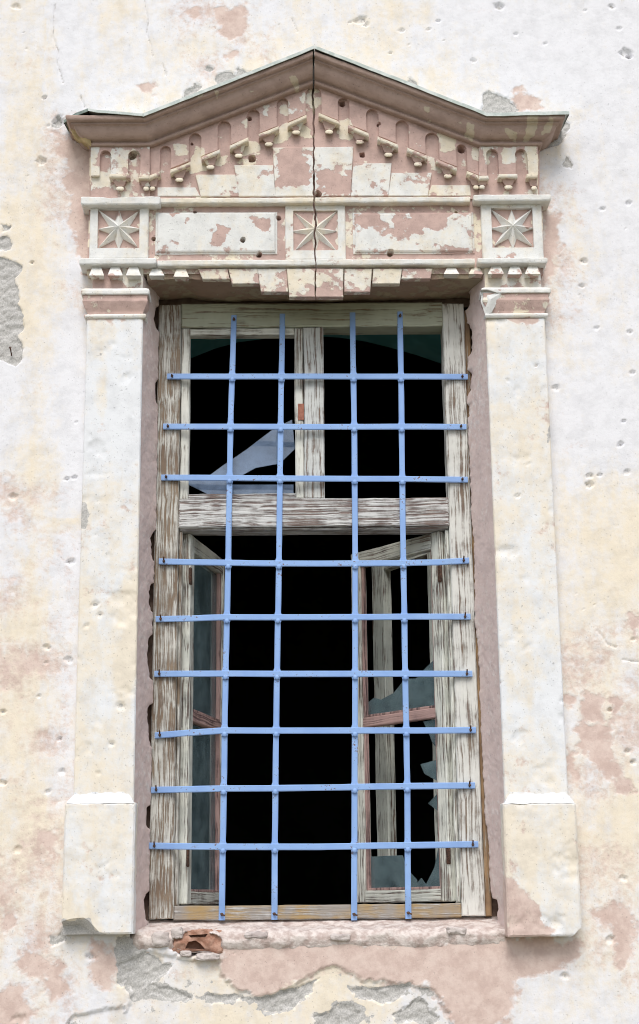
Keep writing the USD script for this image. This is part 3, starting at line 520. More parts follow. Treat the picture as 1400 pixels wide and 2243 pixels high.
# ------------------------------------------------------------------ pilasters
FLK_L = patches([(190, 700), (316, 700), (316, 706), (260, 710), (240, 722), (225, 712), (190, 708)])
FLK_R = patches([(1062, 700), (1198, 700), (1170, 712), (1150, 720), (1125, 716), (1108, 706), (1062, 702)])
def pilaster(side):
    L = side < 0
    xo, xi = (XLo, XLi) if L else (XRi, XRo)                  # left and right edges of the shaft
    label = ('left pilaster, cream plaster shaft, its base chipped grey at the corner' if L else 'right pilaster, whitish shaft with a bare pink corner on its base')
    t = thing('pilaster', label, 'pilaster', ((xo + xi) / 2, 0, Z(700, 2050, 0)), 'pilasters flanking the window')
    zb, zt = Z(230 if L else 1170, 1762, .06), Z(250 if L else 1130, 696, .05)
    sh = plate(quad(xo, xi, zb - .004, zt), -.006, .050, .004)
    gre = patches([(178, 1098), (190, 1102), (199, 1128), (186, 1152), (178, 1150)], e=.05) if L else patches([(1200, 925), (1208, 940), (1206, 975), (1200, 970)], e=.05)
    sh = notches(sh, [((xo, -.052, zb), (xo, -.052, zt), 10, .007), ((xi, -.052, zb), (xi, -.052, zt), 18, .007)], 71 + side)
    sh = weather(sh, .0065, .0007, 40 + side, chip=.006, pits=True)
    part(t, 'shaft', sh, M_shaft, 40, dict(pink=.10, amp=.30, freq=5, cream=.48 if L else .40, camp=.7, seed=41 + side, add=FLK_L if L else FLK_R, bare=gre, extra=with_pits), label='smooth plaster shaft')
    xa, xb = (X(138, 1900, .07), X(294, 1900, .07)) if L else (X(1107, 1900, .07), X(1269, 1900, .07))
    z0, z1 = Z(215 if L else 1190, 2047 if L else 2052, .07), zb + .004
    bs = plate(quad(xa, xb, z0, z1), -.006, .072, .006)
    if L:
        bs = bs - Manifold.hull_points(np.vstack([np.c_[xz(q, .07)[:, 0], np.full(len(q), y), xz(q, .07)[:, 1]] for y, q in ((-.09, [(120, 2070), (124, 2018), (165, 2006), (190, 2003), (206, 2022), (222, 2042), (240, 2060)]), (-.03, [(120, 2070), (124, 2030), (170, 2026), (200, 2046), (215, 2060)]))]))
    else:
        bs = bs - Manifold.hull_points(np.array([(X(a, b, .07), y, Z(a, b, .07)) for a, b in ((1246, 2062), (1285, 2062), (1285, 2015), (1277, 2030)) for y in (-.1, .01)]))
    bs = notches(bs, [((xa, -.074, z0), (xa, -.074, z1), 5, .008), ((xb, -.074, z0), (xb, -.074, z1), 6, .008), ((xa, -.074, z0), (xb, -.074, z0), 5, .008), ((xa, -.074, z1), (xb, -.074, z1), 8, .007)], 75 + side)
    bs = weather(bs, .006, .0016, 44 + side, 22, chip=.006, pits=True)
    bgre = patches([(120, 2075), (132, 2016), (165, 2008), (196, 2003), (210, 2026), (228, 2044), (250, 2062)], e=.07) if L else []
    badd = [] if L else patches([(1100, 1915), (1118, 1918), (1140, 1940), (1160, 1950), (1172, 1980), (1195, 2010), (1212, 2040), (1215, 2070), (1100, 2070)], e=.07)
    part(t, 'base', bs, M_shaft, 40, dict(pink=.12, amp=.26, freq=7, cream=.42, camp=.4, seed=46 + side, add=badd, bare=bgre, extra=with_pits), label='chipped plaster base block')
    ch = jitter(subdiv(moulding(xa + .004, xb - .004, z1 - .002, [(-.055, 0), (-.001, 0), (-.004, .006), (-.014, .022), (-.021, .030), (-.0225, .037), (-.055, .037)], .072), .008), .0035, 45, 47 + side)
    part(t, 'base_moulding', ch, M_shaft, 40, dict(pink=.05, cream=.12, amp=.15, seed=3, camp=.2, grey=.28, gamp=.6, freq=16))
    # capital: astragal, cove, abacus, neck block
    cx0, cx1 = (X(190, 690, .05), X(315, 690, .05)) if L else (X(1067, 690, .05), X(1195, 690, .05))
    za, z2, z3, z4 = [Z(250 if L else 1130, y, .055) for y in ((697, 684, 648, 632) if L else (695, 683, 645, 630))]
    k = (za - z2) * -1
    ast = [(-.04, 0), (.003, 0), (.007, .003), (.009, .008), (.007, .013), (.003, .016), (-.04, .016)]
    m = moulding(cx0, cx1, za, ast, .050); part(t, 'astragal', jitter(subdiv(m, .007), .0012, 40, 3), M_orn, 45, dict(pink=.2, amp=.35, cream=.35, seed=51 + side, freq=14))
    h = z3 - z2
    cove = [(-.05, -.004), (-.001, -.004), (.0, .1 * h), (.006, .26 * h), (.014, .5 * h), (.016, .62 * h), (.013, .8 * h), (.014, 1.0 * h + .003), (-.05, h + .003)]
    m = moulding(cx0 + .002, cx1 - .002, z2, cove, .050)
    part(t, 'cove', jitter(subdiv(m, .008), .0014, 40, 5), M_orn, 45, dict(pink=.66, amp=.30, cream=.8, seed=53 + side, freq=10))
    h = z4 - z3
    ab = [(-.05, 0), (.018, 0), (.0205, .003), (.0205, .5 * h), (.017, h * .75), (.008, h), (-.05, h + .006)]
    m = Manifold(Mesh(*[np.asarray(q, dt) for q, dt in zip((lambda s: (s.vertices, s.faces))(moulding(cx0 + .001, cx1 - .001, z3, ab, .050, step=1)), (np.float32, np.uint32))]))
    if not L:
        m = m - Manifold.hull_points(np.array([(X(a, b, .07), y, Z(a, b, .07)) for a, b in ((1030, 655), (1030, 636), (1066, 634), (1088, 640), (1082, 655)) for y in (-.12, -.052)]))
    part(t, 'abacus', weather(m, .007, .0014, 55), M_orn, 40, dict(pink=.18, amp=.30, cream=.25, seed=56 + side, freq=11))
    if not L:
        g = Manifold.hull_points(np.array([(X(a, b, c), -c, Z(a, b, c)) for a, b, c in ((1055, 634, .05), (1098, 634, .06), (1100, 640, .066), (1084, 660, .066), (1073, 693, .056), (1064, 692, .052), (1053, 660, .052), (1075, 655, .072), (1060, 640, .02), (1095, 640, .02), (1070, 690, .02))]))
        part(t, 'patch_repair', weather(g, .006, .0012, 58), M_orn, 30, dict(pink=.1, cream=.2, seed=8), label='smooth whitish filler lump on the broken capital corner')
    nx0, nx1 = (X(202, 620, .05), X(313, 620, .05)) if L else (X(1062, 620, .05), X(1186, 620, .05))
    nb = plate(quad(nx0, nx1, z4 - .004, Z(260, 577, .05)), -.006, .046, .002)
    part(t, 'neck_block', weather(nb, .008, .0012, 59), M_orn, 40, dict(pink=.60 if L else .40, amp=.3, cream=.6, seed=60 + side, freq=10))
    return t
pilaster(-1); pilaster(1)

# ------------------------------------------------------------------ frieze
fr = thing('frieze', 'stucco frieze of panels and three star reliefs above the window', 'frieze', (X(690, 560, 0), 0, Z(690, 610, 0)))
FH = [(336, 520, 5.5), (610, 475, 6.5), (532, 525, 6.5), (568, 555, 7), (855, 552, 8), (1000, 462, 4), (427, 462, 5)]
holes = union([hole(a, b, r, .05) for a, b, r in FH])
TH_ = [(290, 341, 9), (552, 344, 10), (546, 257, 6), (420, 312, 4), (750, 224, 8), (830, 271, 4.5), (794, 336, 7), (1011, 325, 9), (697, 423, 8)]
tholes = union([hole(a, b, r, .055) for a, b, r in TH_])
STAR = [('left', [(197, 443), (327, 443), (323, 566), (196, 566)], [(214, 457), (306, 457), (305, 543), (213, 543)], (260, 500), .054),
        ('middle', [(625, 448), (757, 448), (757, 568), (625, 568)], [(643, 461), (741, 461), (740, 548), (642, 548)], (690.5, 505), .046),
        ('right', [(1056, 440), (1188, 440), (1190, 572), (1055, 572)], [(1076, 455), (1168, 455), (1169, 542), (1079, 542)], (1123, 498), .054)]
def rect_of(pts, e):
    q = xz(pts, e); return quad(q[[0, 3], 0].mean(), q[[1, 2], 0].mean(), q[[2, 3], 1].mean(), q[[0, 1], 1].mean())
slab = prism(xz([(196, 436), (1189, 434), (1190, 600), (190, 600)], .038), -.006, .038) - CRACK - holes
part(fr, 'frieze_field', weather(slab, .008, .0012, 61), M_orn, 35, dict(pink=.62, amp=.36, cream=.75, seed=62, freq=9, add=[Patch(q[2], .01, .038) for q in STAR]))
def ring(outer, inner, e0, e1): return plate(outer, e0, e1, .003) - prism(inner, .032, .2)
for nm, o, i, c, e in STAR:
    m = ring(rect_of(o, e), rect_of(i, e), .02, e) - CRACK
    s = part(fr, 'star_block', weather(m, .007, .0012, 64), M_orn, 35, dict(pink=.22, amp=.32, cream=.30, seed=65 + len(nm), freq=9), label=f'square stucco block with an eight pointed star, {nm} of three')
    w = i[1][0] - i[0][0]; h = i[3][1] - i[0][1]; cc = P(*c, e); V = [(cc[0], -(e + .017), cc[2])]
    R = w / 2 / 612
    for k in range(16):
        a = math.pi / 8 * k + math.pi / 2
        r = (R * (.96 if (k // 2) % 2 == 0 else 1.26) if k % 2 == 0 else R * .50)
        wob = 1 + .05 * math.sin(k * 5.1 + len(nm))
        V.append((cc[0] + r * wob * math.cos(a), -(e - .004 if k % 2 == 0 else e - .0155), cc[2] + r * wob * math.sin(a)))
    n = len(V); V += [(x, -(.030), z) for x, y, z in V[1:]]; F = []
    for k in range(16):
        a, b = 1 + k, 1 + (k + 1) % 16; F += [(0, a, b), (a, a + 16, b + 16), (a, b + 16, b)]
    F += [(17, 17 + k + 1, 17 + k) for k in range(1, 15)]
    sm = trimesh.Trimesh(np.array(V), np.array(F), process=False)
    if sm.volume < 0: sm.invert()
    man = Manifold(Mesh(np.asarray(sm.vertices, np.float32), np.asarray(sm.faces, np.uint32)))
    man = man - CRACK
    part(s, 'star', weather(man, .006, .0007, 66), M_orn, 24, dict(pink=.10, amp=.34, cream=.35, seed=70 + len(nm), freq=16))
for o, add, cut, pk, cr in (([(345, 467), (604, 465), (603, 551), (343, 551)], patches([(480, 510), (500, 515), (490, 550), (462, 545)], [(376, 480), (392, 478), (390, 498), (380, 497)], [(555, 490), (590, 490), (585, 520), (552, 510)]), [], .16, .25),
                           ([(777, 467), (1034, 466), (1037, 549), (777, 551)], patches([(800, 470), (880, 470), (880, 530), (830, 500), (800, 520)], [(890, 470), (1000, 475), (960, 520), (900, 525)]), patches([(830, 475), (862, 470), (855, 505), (835, 500)], [(920, 515), (1034, 520), (1034, 548), (930, 548)], [(780, 525), (850, 530), (850, 550), (780, 550)]), .44, .30)):
    rc = rect_of(o, .05); m = (plate(rc, .02, .050, .004) + plate(np.array(Polygon(rc).buffer(.006, join_style=2).exterior.coords)[:-1], .02, .0425, .002)) - CRACK - holes
    part(fr, 'panel', weather(m, .007, .001, 67), M_orn, 35, dict(pink=pk, amp=.30, cream=cr, seed=int(o[0][0]), freq=10, add=add, cut=cut))
def band(x0, x1, ztop, zbot, e, name, pk=.18, cr=.35, seed=0, broken=None, ends=(True, True)):
    h = ztop - zbot
    m = moulding(x0, x1, zbot, [(-.02, 0), (.008, 0), (.024, .002), (.027, .006), (.027, h - .004), (.022, h), (-.02, h + .002)], e, ends, 1)
    m = Manifold(Mesh(np.asarray(m.vertices, np.float32), np.asarray(m.faces, np.uint32))) - CRACK
    if broken is not None: m = m - broken
    m = notches(m, [((x0, -(e + .029), zbot), (x1, -(e + .029), zbot), 7, .006), ((x0, -(e + .029), ztop), (x1, -(e + .029), ztop), 6, .006)], 90 + seed)
    part(fr, name, weather(m, .007, .0018, 71 + seed, 34, chip=.003), M_orn, 38, dict(pink=pk, amp=.30, cream=cr, seed=72 + seed, freq=10))
ez = .062
brk = Manifold.hull_points(np.array([(X(a, b, .07), y, Z(a, b, .07)) for a, b in ((205, 425), (300, 425), (318, 432), (240, 437), (212, 433)) for y in (-.16, -.04)]))
band(X(196, 437, ez), X(335, 437, ez), Z(260, 428, .085), Z(260, 447, .085), .053, 'cornice_strip', .12, .25, 1, brk)
band(X(350, 437, ez), X(1030, 437, ez), Z(690, 431, .068), Z(690, 444, .068), .040, 'cornice_strip', .08, .60, 2, None, (False, False))
band(X(1053, 432, ez), X(1188, 432, ez), Z(1120, 424, .085), Z(1120, 439, .085), .055, 'cornice_strip', .05, .20, 3)
band(X(192, 570, ez), X(326, 570, ez), Z(260, 563, .085), Z(260, 578, .085), .053, 'base_strip', .08, .15, 4)
band(X(345, 573, ez), X(1040, 573, ez), Z(690, 567, .068), Z(690, 581, .068), .040, 'base_strip', .16, .30, 5, None, (False, False))
band(X(1062, 570, ez), X(1180, 570, ez), Z(1120, 563, .085), Z(1120, 576, .085), .055, 'base_strip', .06, .20, 6)
def dentil(x0, x1, y0, y1, e):
    c, w = (x0 + x1) / 2, x1 - x0; pts = []
    for px, py, k in ((c - w * .27, y0, .012), (c + w * .27, y0, .012), (x0, y1, .036), (x1, y1, .036)):
        q = P(px, py, e + k); pts.append(q)
    z = pts[-1][2]
    pts += [(pts[2][0] + .004, -e + .004, z), (pts[3][0] - .004, -e + .004, z), (pts[0][0], -e + .004, pts[0][2]), (pts[1][0], -e + .004, pts[1][2])]
    return Manifold.hull_points(np.array(pts))
for k, (a, b, c, d, e) in enumerate(((195, 228, 583, 603, .046), (236, 269, 583, 603, .046), (276, 309, 582, 603, .046), (326, 360, 588, 603, .034), (380, 414, 588, 606, .034), (972, 1006, 586, 600, .034), (1027, 1058, 586, 600, .034), (1069, 1104, 581, 600, .046), (1112, 1144, 581, 600, .046), (1150, 1184, 581, 600, .046))):
    part(fr, 'dentil', weather(dentil(a, b, c, d, e), .006, .001, 80 + k), M_orn, 30, dict(pink=.24, amp=.40, cream=.45, seed=80 + k, freq=16))
for k, q in enumerate(([(434, 588), (498, 588), (503, 611), (444, 611)], [(500, 588), (564, 588), (568, 621), (508, 621)], [(564, 588), (628, 588), (631, 639), (572, 639)], [(628, 588), (752, 588), (752, 650), (634, 650)], [(755, 588), (815, 588), (811, 639), (754, 639)], [(818, 588), (881, 588), (876, 621), (816, 621)], [(882, 588), (948, 588), (943, 610), (880, 610)])):
    m = plate(xz(q, .056 if k == 3 else .052), .026, .056 if k == 3 else .052, .002) - CRACK
    part(fr, 'voussoir', weather(m, .006, .0012, 90 + k), M_orn, 32, dict(pink=.44, amp=.36, cream=.6, seed=90 + k, freq=13), label='split keystone block hanging in the middle' if k == 3 else None)

# ------------------------------------------------------------------ pediment
pd = thing('pediment', 'pink stucco pediment with brown raking cornice and small blind arcade over the window', 'pediment', (X(688, 300, 0), 0, Z(688, 430, 0)))
EF0 = .044
WF = patches([(605, 300), (630, 275), (640, 300), (632, 322), (600, 322)], [(655, 235), (668, 220), (668, 245), (658, 250)], [(752, 280), (762, 275), (775, 300), (774, 322), (735, 322), (740, 300)], [(478, 355), (500, 355), (495, 375), (480, 372)], [(380, 335), (405, 335), (410, 352), (385, 356)], [(575, 250), (590, 250), (588, 270), (578, 265)], [(610, 245), (632, 240), (625, 268), (612, 262)], [(540, 320), (565, 330), (570, 350), (530, 352), (535, 335)], [(430, 330), (445, 340), (460, 380), (420, 400), (415, 380)], [(960, 310), (985, 300), (1000, 320), (998, 350), (965, 345)], [(246, 345), (260, 345), (262, 380), (248, 378)], [(285, 350), (300, 348), (305, 378), (288, 380)], [(930, 360), (950, 365), (965, 390), (940, 380)], [(200, 330), (216, 330), (216, 375), (200, 375)], [(200, 380), (225, 385), (250, 405), (240, 430), (200, 430)], [(1030, 330), (1045, 340), (1045, 372), (1030, 370)], [(1058, 340), (1070, 340), (1075, 378), (1055, 375)], [(1095, 345), (1125, 340), (1125, 378), (1098, 378)], [(1140, 340), (1175, 335), (1175, 420), (1150, 400)], [(660, 280), (685, 290), (685, 315), (655, 310)], [(870, 395), (900, 390), (905, 410), (880, 415)], [(640, 375), (660, 372), (665, 395), (645, 395)], soft=.012)
tp = prism(xz([(196, 436), (196, 318), (328, 316), (688, 182), (1050, 316), (1182, 318), (1182, 436)], EF0), -.006, EF0) - CRACK - tholes
part(pd, 'tympanum', weather(tp, .007, .0012, 101), M_orn, 35, dict(pink=.80, amp=.34, cream=.7, seed=102, freq=8, cut=WF))
def niche(px0, px1, ytop, ybot, e=.06):
    c = xz([(px0, ytop), (px1, ytop)], e); r = (c[1][0] - c[0][0]) / 2; zt = c[:, 1].mean(); xc = c[:, 0].mean(); zb = Z((px0 + px1) / 2, ybot, e)
    a = np.linspace(0, math.pi, 13); return prism(np.vstack([[(xc - r, zb), (xc + r, zb)], np.c_[xc + r * np.cos(a), zt - r + r * np.sin(a)]]), EF0 - .002 if False else .030, .12)
NL = [(351, 375, 319), (414, 441, 291), (477, 506, 264), (542, 569, 239), (606, 632, 214), (669, 704, 189), (740, 765, 214), (802, 829, 238), (866, 895, 263), (931, 961, 290), (999, 1022, 316)]
EA = .057
plate_main = prism(xz([(329, 316), (688, 182), (1049, 316), (1049, 383), (698, 246), (687, 244), (672, 250), (329, 386)], EA), EF0 - .006, EA)
cutm = union([niche(a, b, t, t + 100, EA) for a, b, t in NL])
part(pd, 'arcade', weather(plate_main - cutm - CRACK - tholes, .006, .001, 103), M_orn, 35, dict(pink=.82, amp=.34, cream=.6, seed=104, freq=9, cut=WF), label='blind arcade of small round arches under the sloping cornice')
for (xa, xb, nn) in ((199, 328, [(219, 244, 329), (281, 308, 329)]), (1050, 1179, [(1065, 1091, 326), (1128, 1155, 326)])):
    m = prism(xz([(xa, 316), (xb, 316), (xb, 384), (xa, 384)], EA + .012), .03, EA + .012) - union([niche(a, b, t, t + 100, EA + .012) for a, b, t in nn]) - tholes
    m = m + (prism(xz([(xa, 380), (xb, 380), (xb, 434), (xa, 434)], EF0 + .012), .03, EF0 + .010) - tholes)
    m = m + prism(xz([(xa, 320), (xb, 320), (xb, 384), (xa, 384)], EF0 + .012), .03, EF0 + .008) - tholes
    part(pd, 'arcade', weather(m, .006, .001, 105), M_orn, 35, dict(pink=.64, amp=.34, cream=.6, seed=int(xa), freq=9, cut=WF), label='projecting end block of the blind arcade, ' + ('left' if xa < 500 else 'right') + ' end')
CAPS = [((239, 380), (284, 380), (263, 413), 1), ((303, 383), (327, 383), (320, 413), 1), ((327, 384), (351, 374), (334, 413), 0), ((373, 371), (416, 354), (393, 394), 0), ((441, 343), (482, 326), (461, 366), 0), ((503, 318), (544, 300), (523, 341), 0), ((567, 293), (611, 275), (589, 316), 0), ((630, 269), (672, 250), (649, 290), 0),
        ((698, 246), (744, 265), (721, 289), 0), ((763, 272), (808, 291), (788, 311), 0), ((827, 298), (873, 316), (851, 339), 0), ((892, 322), (937, 341), (916, 360), 0), ((956, 347), (1001, 366), (981, 386), 0), ((1023, 373), (1049, 384), (1043, 410), 0), ((1050, 384), (1071, 384), (1056, 410), 1), ((1092, 380), (1134, 380), (1114, 410), 1), ((1154, 380), (1178, 380), (1170, 412), 1)]
for k, (a, b, d, end) in enumerate(CAPS):
    e0 = EF0 + (.010 if end else 0); w = b[0] - a[0]; full = w > 35
    cap = plate(xz([a, b, (b[0], b[1] + 8), (a[0], a[1] + 8)], e0 + .036), e0 - .006, e0 + .036, .003) - CRACK
    root = part(pd, 'corbel', weather((lambda: Manifold.hull_points(np.array([P(x, y, e) for x, y, e in ((a[0] + w * .12, (a[1] + b[1]) / 2 + 10 - (b[1] - a[1]) * .35, e0 + .022), (b[0] - w * .12, (a[1] + b[1]) / 2 + 10 + (b[1] - a[1]) * .35, e0 + .022), (a[0] + w * .12, (a[1] + b[1]) / 2 + 8 - (b[1] - a[1]) * .35, e0 - .006), (b[0] - w * .12, (a[1] + b[1]) / 2 + 8 + (b[1] - a[1]) * .35, e0 - .006),
        (d[0] - 8, d[1] - 5, e0 + .012), (d[0] + 8, d[1] - 5, e0 + .012), (d[0] - 8, d[1] - 3, e0 - .006), (d[0] + 8, d[1] - 3, e0 - .006))])))(), .006, .0008, 110 + k), M_orn, 35, dict(pink=.70, amp=.34, cream=.6, seed=110 + k, freq=14, cut=WF))
    part(root, 'cap', weather(cap, .006, .0012, 130 + k), M_orn, 35, dict(pink=.36, amp=.36, cream=.75, seed=130 + k, freq=16))
    hw = 10 if full else 7
    dr = Manifold.hull_points(np.array([P(d[0] + hw * (1 - .28 * abs(i)) * j, d[1] + 4.5 * i * (1 if abs(j) < .9 else .7), e0 + q * (1 - .3 * abs(i)) * (1 if abs(j) < .9 else .8)) for i in (-1, -.5, .5, 1) for j in (-1, -.6, .6, 1) for q in (.030, -.004)]))
    part(root, 'drop', weather(dr, .005, .0008, 150 + k), M_orn, 50, dict(pink=.22, amp=.36, cream=.8, seed=150 + k, freq=20))
for k, q in enumerate(([(428, 382), (516, 382), (523, 429), (440, 429)], [(513, 361), (598, 361), (604, 429), (523, 429)], [(597, 323), (774, 321), (768, 428), (604, 429)], [(774, 357), (858, 357), (851, 428), (769, 428)], [(858, 378), (946, 378), (937, 428), (851, 428)], [(946, 405), (1030, 405), (1032, 428), (938, 428)], [(345, 410), (428, 410), (438, 429), (345, 429)])):
    e = .052 if k < 5 else .048
    m = plate(xz(q, e), .03, e, .0015) - CRACK - tholes
    add = {2: patches([(604, 340), (640, 335), (680, 350), (686, 425), (610, 425)], [(695, 395), (740, 385), (768, 405), (768, 428), (695, 428)], soft=.03)}.get(k, [])
    part(pd, 'voussoir', weather(m, .006, .0008, 170 + k), M_orn, 32, dict(pink=.34 if k != 2 else .36, amp=.36, cream=.45, seed=170 + k, freq=11, add=add), label='tall keystone panel split by the crack' if k == 2 else None)

# raking cornice: one profile swept along each half, mitred, returned to the wall at the outer end
PROF = np.array([(-.04, 0), (.004, .000), (.010, .002), (.013, .006), (.011, .011), (.006, .014), (.008, .016), (.014, .0175), (.024, .020), (.036, .026), (.046, .034), (.053, .043), (.058, .052), (.066, .0535), (.066, .0600), (.074, .0615), (.080, .063), (.083, .067), (.083, .077), (.080, .080), (-.04, .084)])
EC = .068
def sweep(path, outer_first, step=.018):
    pr = PROF; n = len(pr); pth = np.asarray(path); segs = [(pth[i + 1] - pth[i]) / np.linalg.norm(pth[i + 1] - pth[i]) for i in range(len(pth) - 1)]
    nor = [np.array([-s[1], s[0]]) * (1 if s[0] > 0 else -1) for s in segs]; mit = [nor[0] if False else np.array([0, 1.0])]
    for i in range(1, len(segs)):
        m = nor[i - 1] + nor[i]; m /= np.linalg.norm(m); mit.append(m / (m @ nor[i]))
    mit.append(np.array([0, 1 / nor[-1][1]]))                 # plumb cut at the apex
    rings = []; s = -1 if outer_first < 0 else 1
    rings.append(np.c_[pth[0][0] + s * pr[:, 0], np.full(n, .006), pth[0][1] + pr[:, 1]])
    for i in range(len(segs)):
        L = np.linalg.norm(pth[i + 1] - pth[i]); k = max(2, int(L / step))
        for t in np.linspace(0, 1, k, endpoint=(i == len(segs) - 1)):
            q0, q1 = pth[i] + pr[:, 1:] * mit[i], pth[i + 1] + pr[:, 1:] * mit[i + 1]
            q0 = q0.copy(); 
            if i == 0: q0[:, 0] = pth[0][0] + s * pr[:, 0]
            q = q0 * (1 - t) + q1 * t; rings.append(np.c_[q[:, 0], -(EC + pr[:, 0]), q[:, 1]])
    return loft(rings)
B = [xz([q], EC)[0] for q in ((202, 326), (328, 322), (685.3, 186), (689.2, 186), (1051, 321), (1180, 326))]
B[0][1] = B[1][1]; B[5][1] = B[4][1]
SPOTS = patches([(437, 215), (450, 214), (448, 224), (436, 222)], [(640, 168), (654, 165), (652, 182), (642, 180)], [(934, 238), (948, 237), (946, 248), (936, 249)], [(1024, 270), (1040, 275), (1034, 290), (1022, 285)], [(1150, 255), (1175, 250), (1172, 290), (1155, 300)], [(1190, 270), (1215, 262), (1205, 285), (1192, 288)], [(1110, 285), (1135, 290), (1130, 300), (1112, 296)], [(470, 205), (482, 206), (480, 222), (472, 220)], soft=.008, e=.12)
LICH = lambda v, o: np.c_[o[:, 0] - .30 * np.clip((fbm(v * [9, 9, 9], 4, 190) - .54) * 9, 0, 1) * np.clip(fbm(v * 60, 2, 191) * 2 - .6, 0, 1), o[:, 1], o[:, 2]]
for nm, path, s, lab in (('cornice', B[:3], -1, 'left half of the brown moulded cornice, its outer corner broken'), ('cornice', [B[5], B[4], B[3]], 1, 'right half of the brown moulded cornice')):
    m = sweep(path, s); mm = Manifold(Mesh(np.asarray(m.vertices, np.float32), np.asarray(m.faces, np.uint32)))
    m = subdiv(m, .014) if mm.is_empty() else mm
    if s < 0 and not mm.is_empty():
        m = m - Manifold.hull_points(np.array([(X(a, b, .11), y, Z(a, b, .11)) for a, b in ((120, 330), (120, 270), (146, 268), (170, 296), (196, 318), (192, 335)) for y in (-.17, -.05)]))
    m = weather(m, .009, .0014, 180, chip=.003) if isinstance(m, Manifold) else jitter(m, .0012, 30, 180)
    part(pd, nm, m, M_cornice, 40, dict(pink=.86, amp=.22, cream=.5, seed=181, freq=10, cut=SPOTS, extra=LICH), label=lab)
oc = Manifold.hull_points(np.array([P(x, y, e) for x, y, e in ((146, 268, .10), (160, 262, .13), (172, 290, .10), (198, 322, .075), (194, 326, .02), (170, 312, .02), (150, 285, .01), (144, 272, .01), (165, 300, .07), (200, 300, .09))]))
oc = oc.refine_to_length(.006).warp_batch(lambda v: np.asarray(v) + np.stack([fbm(np.asarray(v) * 32, 4, 210 + k) - .5 for k in range(3)], 1) * .016)
part(pd, 'broken_corner', oc, M_ochre, 40, label='broken ochre core showing at the left end of the cornice')
# thin sheet metal on top
def sheet(pts, mat, lab, th=.0035, drip=.009, seed=0):
    """pts: (px, py, e) along the front edge; a sheet runs from there back up to the wall, with a turned down drip edge."""
    q = np.array([P(*p) for p in pts]); r = []
    t = np.linspace(0, 1, 40) * (len(q) - 1); q = np.stack([np.interp(t, np.arange(len(q)), q[:, k]) for k in range(3)], 1)
    q[:, 2] += (fbm(q * 20, 3, 220 + seed) - .5) * .004
    for p in q:
        wz = p[2] + .016
        r.append(np.array([(p[0], p[1], p[2] - drip), (p[0], p[1] - .003, p[2] - drip), (p[0], p[1] - .003, p[2] + th), (p[0], .004, wz + th), (p[0], .004, wz), (p[0], p[1] + .001, p[2])]))
    return part(pd, 'flashing_sheet', loft(r), mat, 30, label=lab)
ef = EC + .088
sheet([(140, 266, .10), (166, 250, .135), (193, 240, .15)], M_flash_d, 'dark lifted corner of the metal flashing at the far left', seed=1, drip=.008)
sheet([(193, 240, .15), (215, 244, ef), (314, 251, ef)], M_flash, 'warped metal flashing over the left end of the cornice', seed=2, drip=.006)
sheet([(313, 251, ef), (500, 178, ef), (689, 102, ef)], M_flash, 'pale green metal flashing on the left slope', seed=3)
sheet([(690, 102, ef), (880, 176, ef), (1066, 249, ef)], M_flash, 'pale green metal flashing on the right slope', seed=4)
sheet([(1066, 250, ef), (1150, 248, ef), (1247, 246, ef)], M_flash, 'metal flashing over the right end of the cornice', seed=5)

# ------------------------------------------------------------------ timber frame
frm = thing('window_frame', 'weathered white painted timber window frame with transom and short mullion, paint worn to brown', 'window frame', ((FX0 + FX1) / 2, -EF, FZ0))
def beam(parent, name, q, e0, e1, mat, label=None, ch=.004, seed=0, rag=.0):
    m = plate(xz(q, e1), e0, e1, ch).refine_to_length(.012)
    m = m.warp_batch(lambda v: np.asarray(v) + np.stack([fbm(np.asarray(v) * 16, 3, seed + 230 + k) - .5 for k in range(3)], 1) * (.0035 + rag))
    return part(parent, name, m, mat, 40, label=label)
e0 = EF - .085
xl, xr = X(395, 800, EF), X(981, 800, EF)
def vbeam(parent, name, xa, xb, za, zb, ea, eb, mat, label=None, ch=.004, seed=0):
    m = plate(quad(xa, xb, za, zb), ea, eb, ch).refine_to_length(.012)
    m = m.warp_batch(lambda v: np.asarray(v) + np.stack([fbm(np.asarray(v) * [14, 14, 5], 3, seed + 230 + k) - .5 for k in range(3)], 1) * .005)
    return part(parent, name, m, mat, 40, label=label)
XI0, XI1 = X(388, 1400, EF), X(992, 1400, EF)               # clear opening between the stiles
ZT0, ZT1 = Z(690, 1154, EF), Z(690, 1092, EF)
ZH, ZS = Z(690, 715, EF), Z(690, 1982, EF)
vbeam(frm, 'stile', X(335, 1400, EF), XI0, FZ0 + .012, FZ1 - .004, e0, EF, M_stile_l, 'left stile, worn to brown wood', seed=1)
vbeam(frm, 'stile', XI1, X(1042, 1400, EF), FZ0 + .012, FZ1 - .004, e0, EF, M_stile_r, 'right stile, thick flaking white paint', seed=2)
vbeam(frm, 'bare_edge', X(1042.5, 1400, EF), X(1056, 1400, EF), FZ0 + .012, FZ1 - .03, e0, EF - .006, M_edge, 'bare ochre strip of wood along the right edge', seed=21)
vbeam(frm, 'head_rail', XI0, XI1, ZH, FZ1, e0, EF + .001, M_head, 'greenish head rail', seed=3)
vbeam(frm, 'sill_rail', XI0, XI1, FZ0 + .008, ZS, e0, EF - .002, M_sill, 'bare yellowish bottom rail', seed=4)
vbeam(frm, 'transom', XI0, XI1, ZT0, ZT1, e0, EF + .006, M_transom, 'transom with striped grain', seed=5)
vbeam(frm, 'transom_lip', XI0 + .003, XI1 - .003, ZT0 - .008, ZT0 - .0005, e0, EF - .004, M_transom, seed=15)
XM0, XM1 = X(666, 900, EF), X(710, 900, EF)
vbeam(frm, 'mullion', XM0, XM1, ZT1 + .0005, ZH - .0005, e0, EF - .001, M_mull, seed=6)
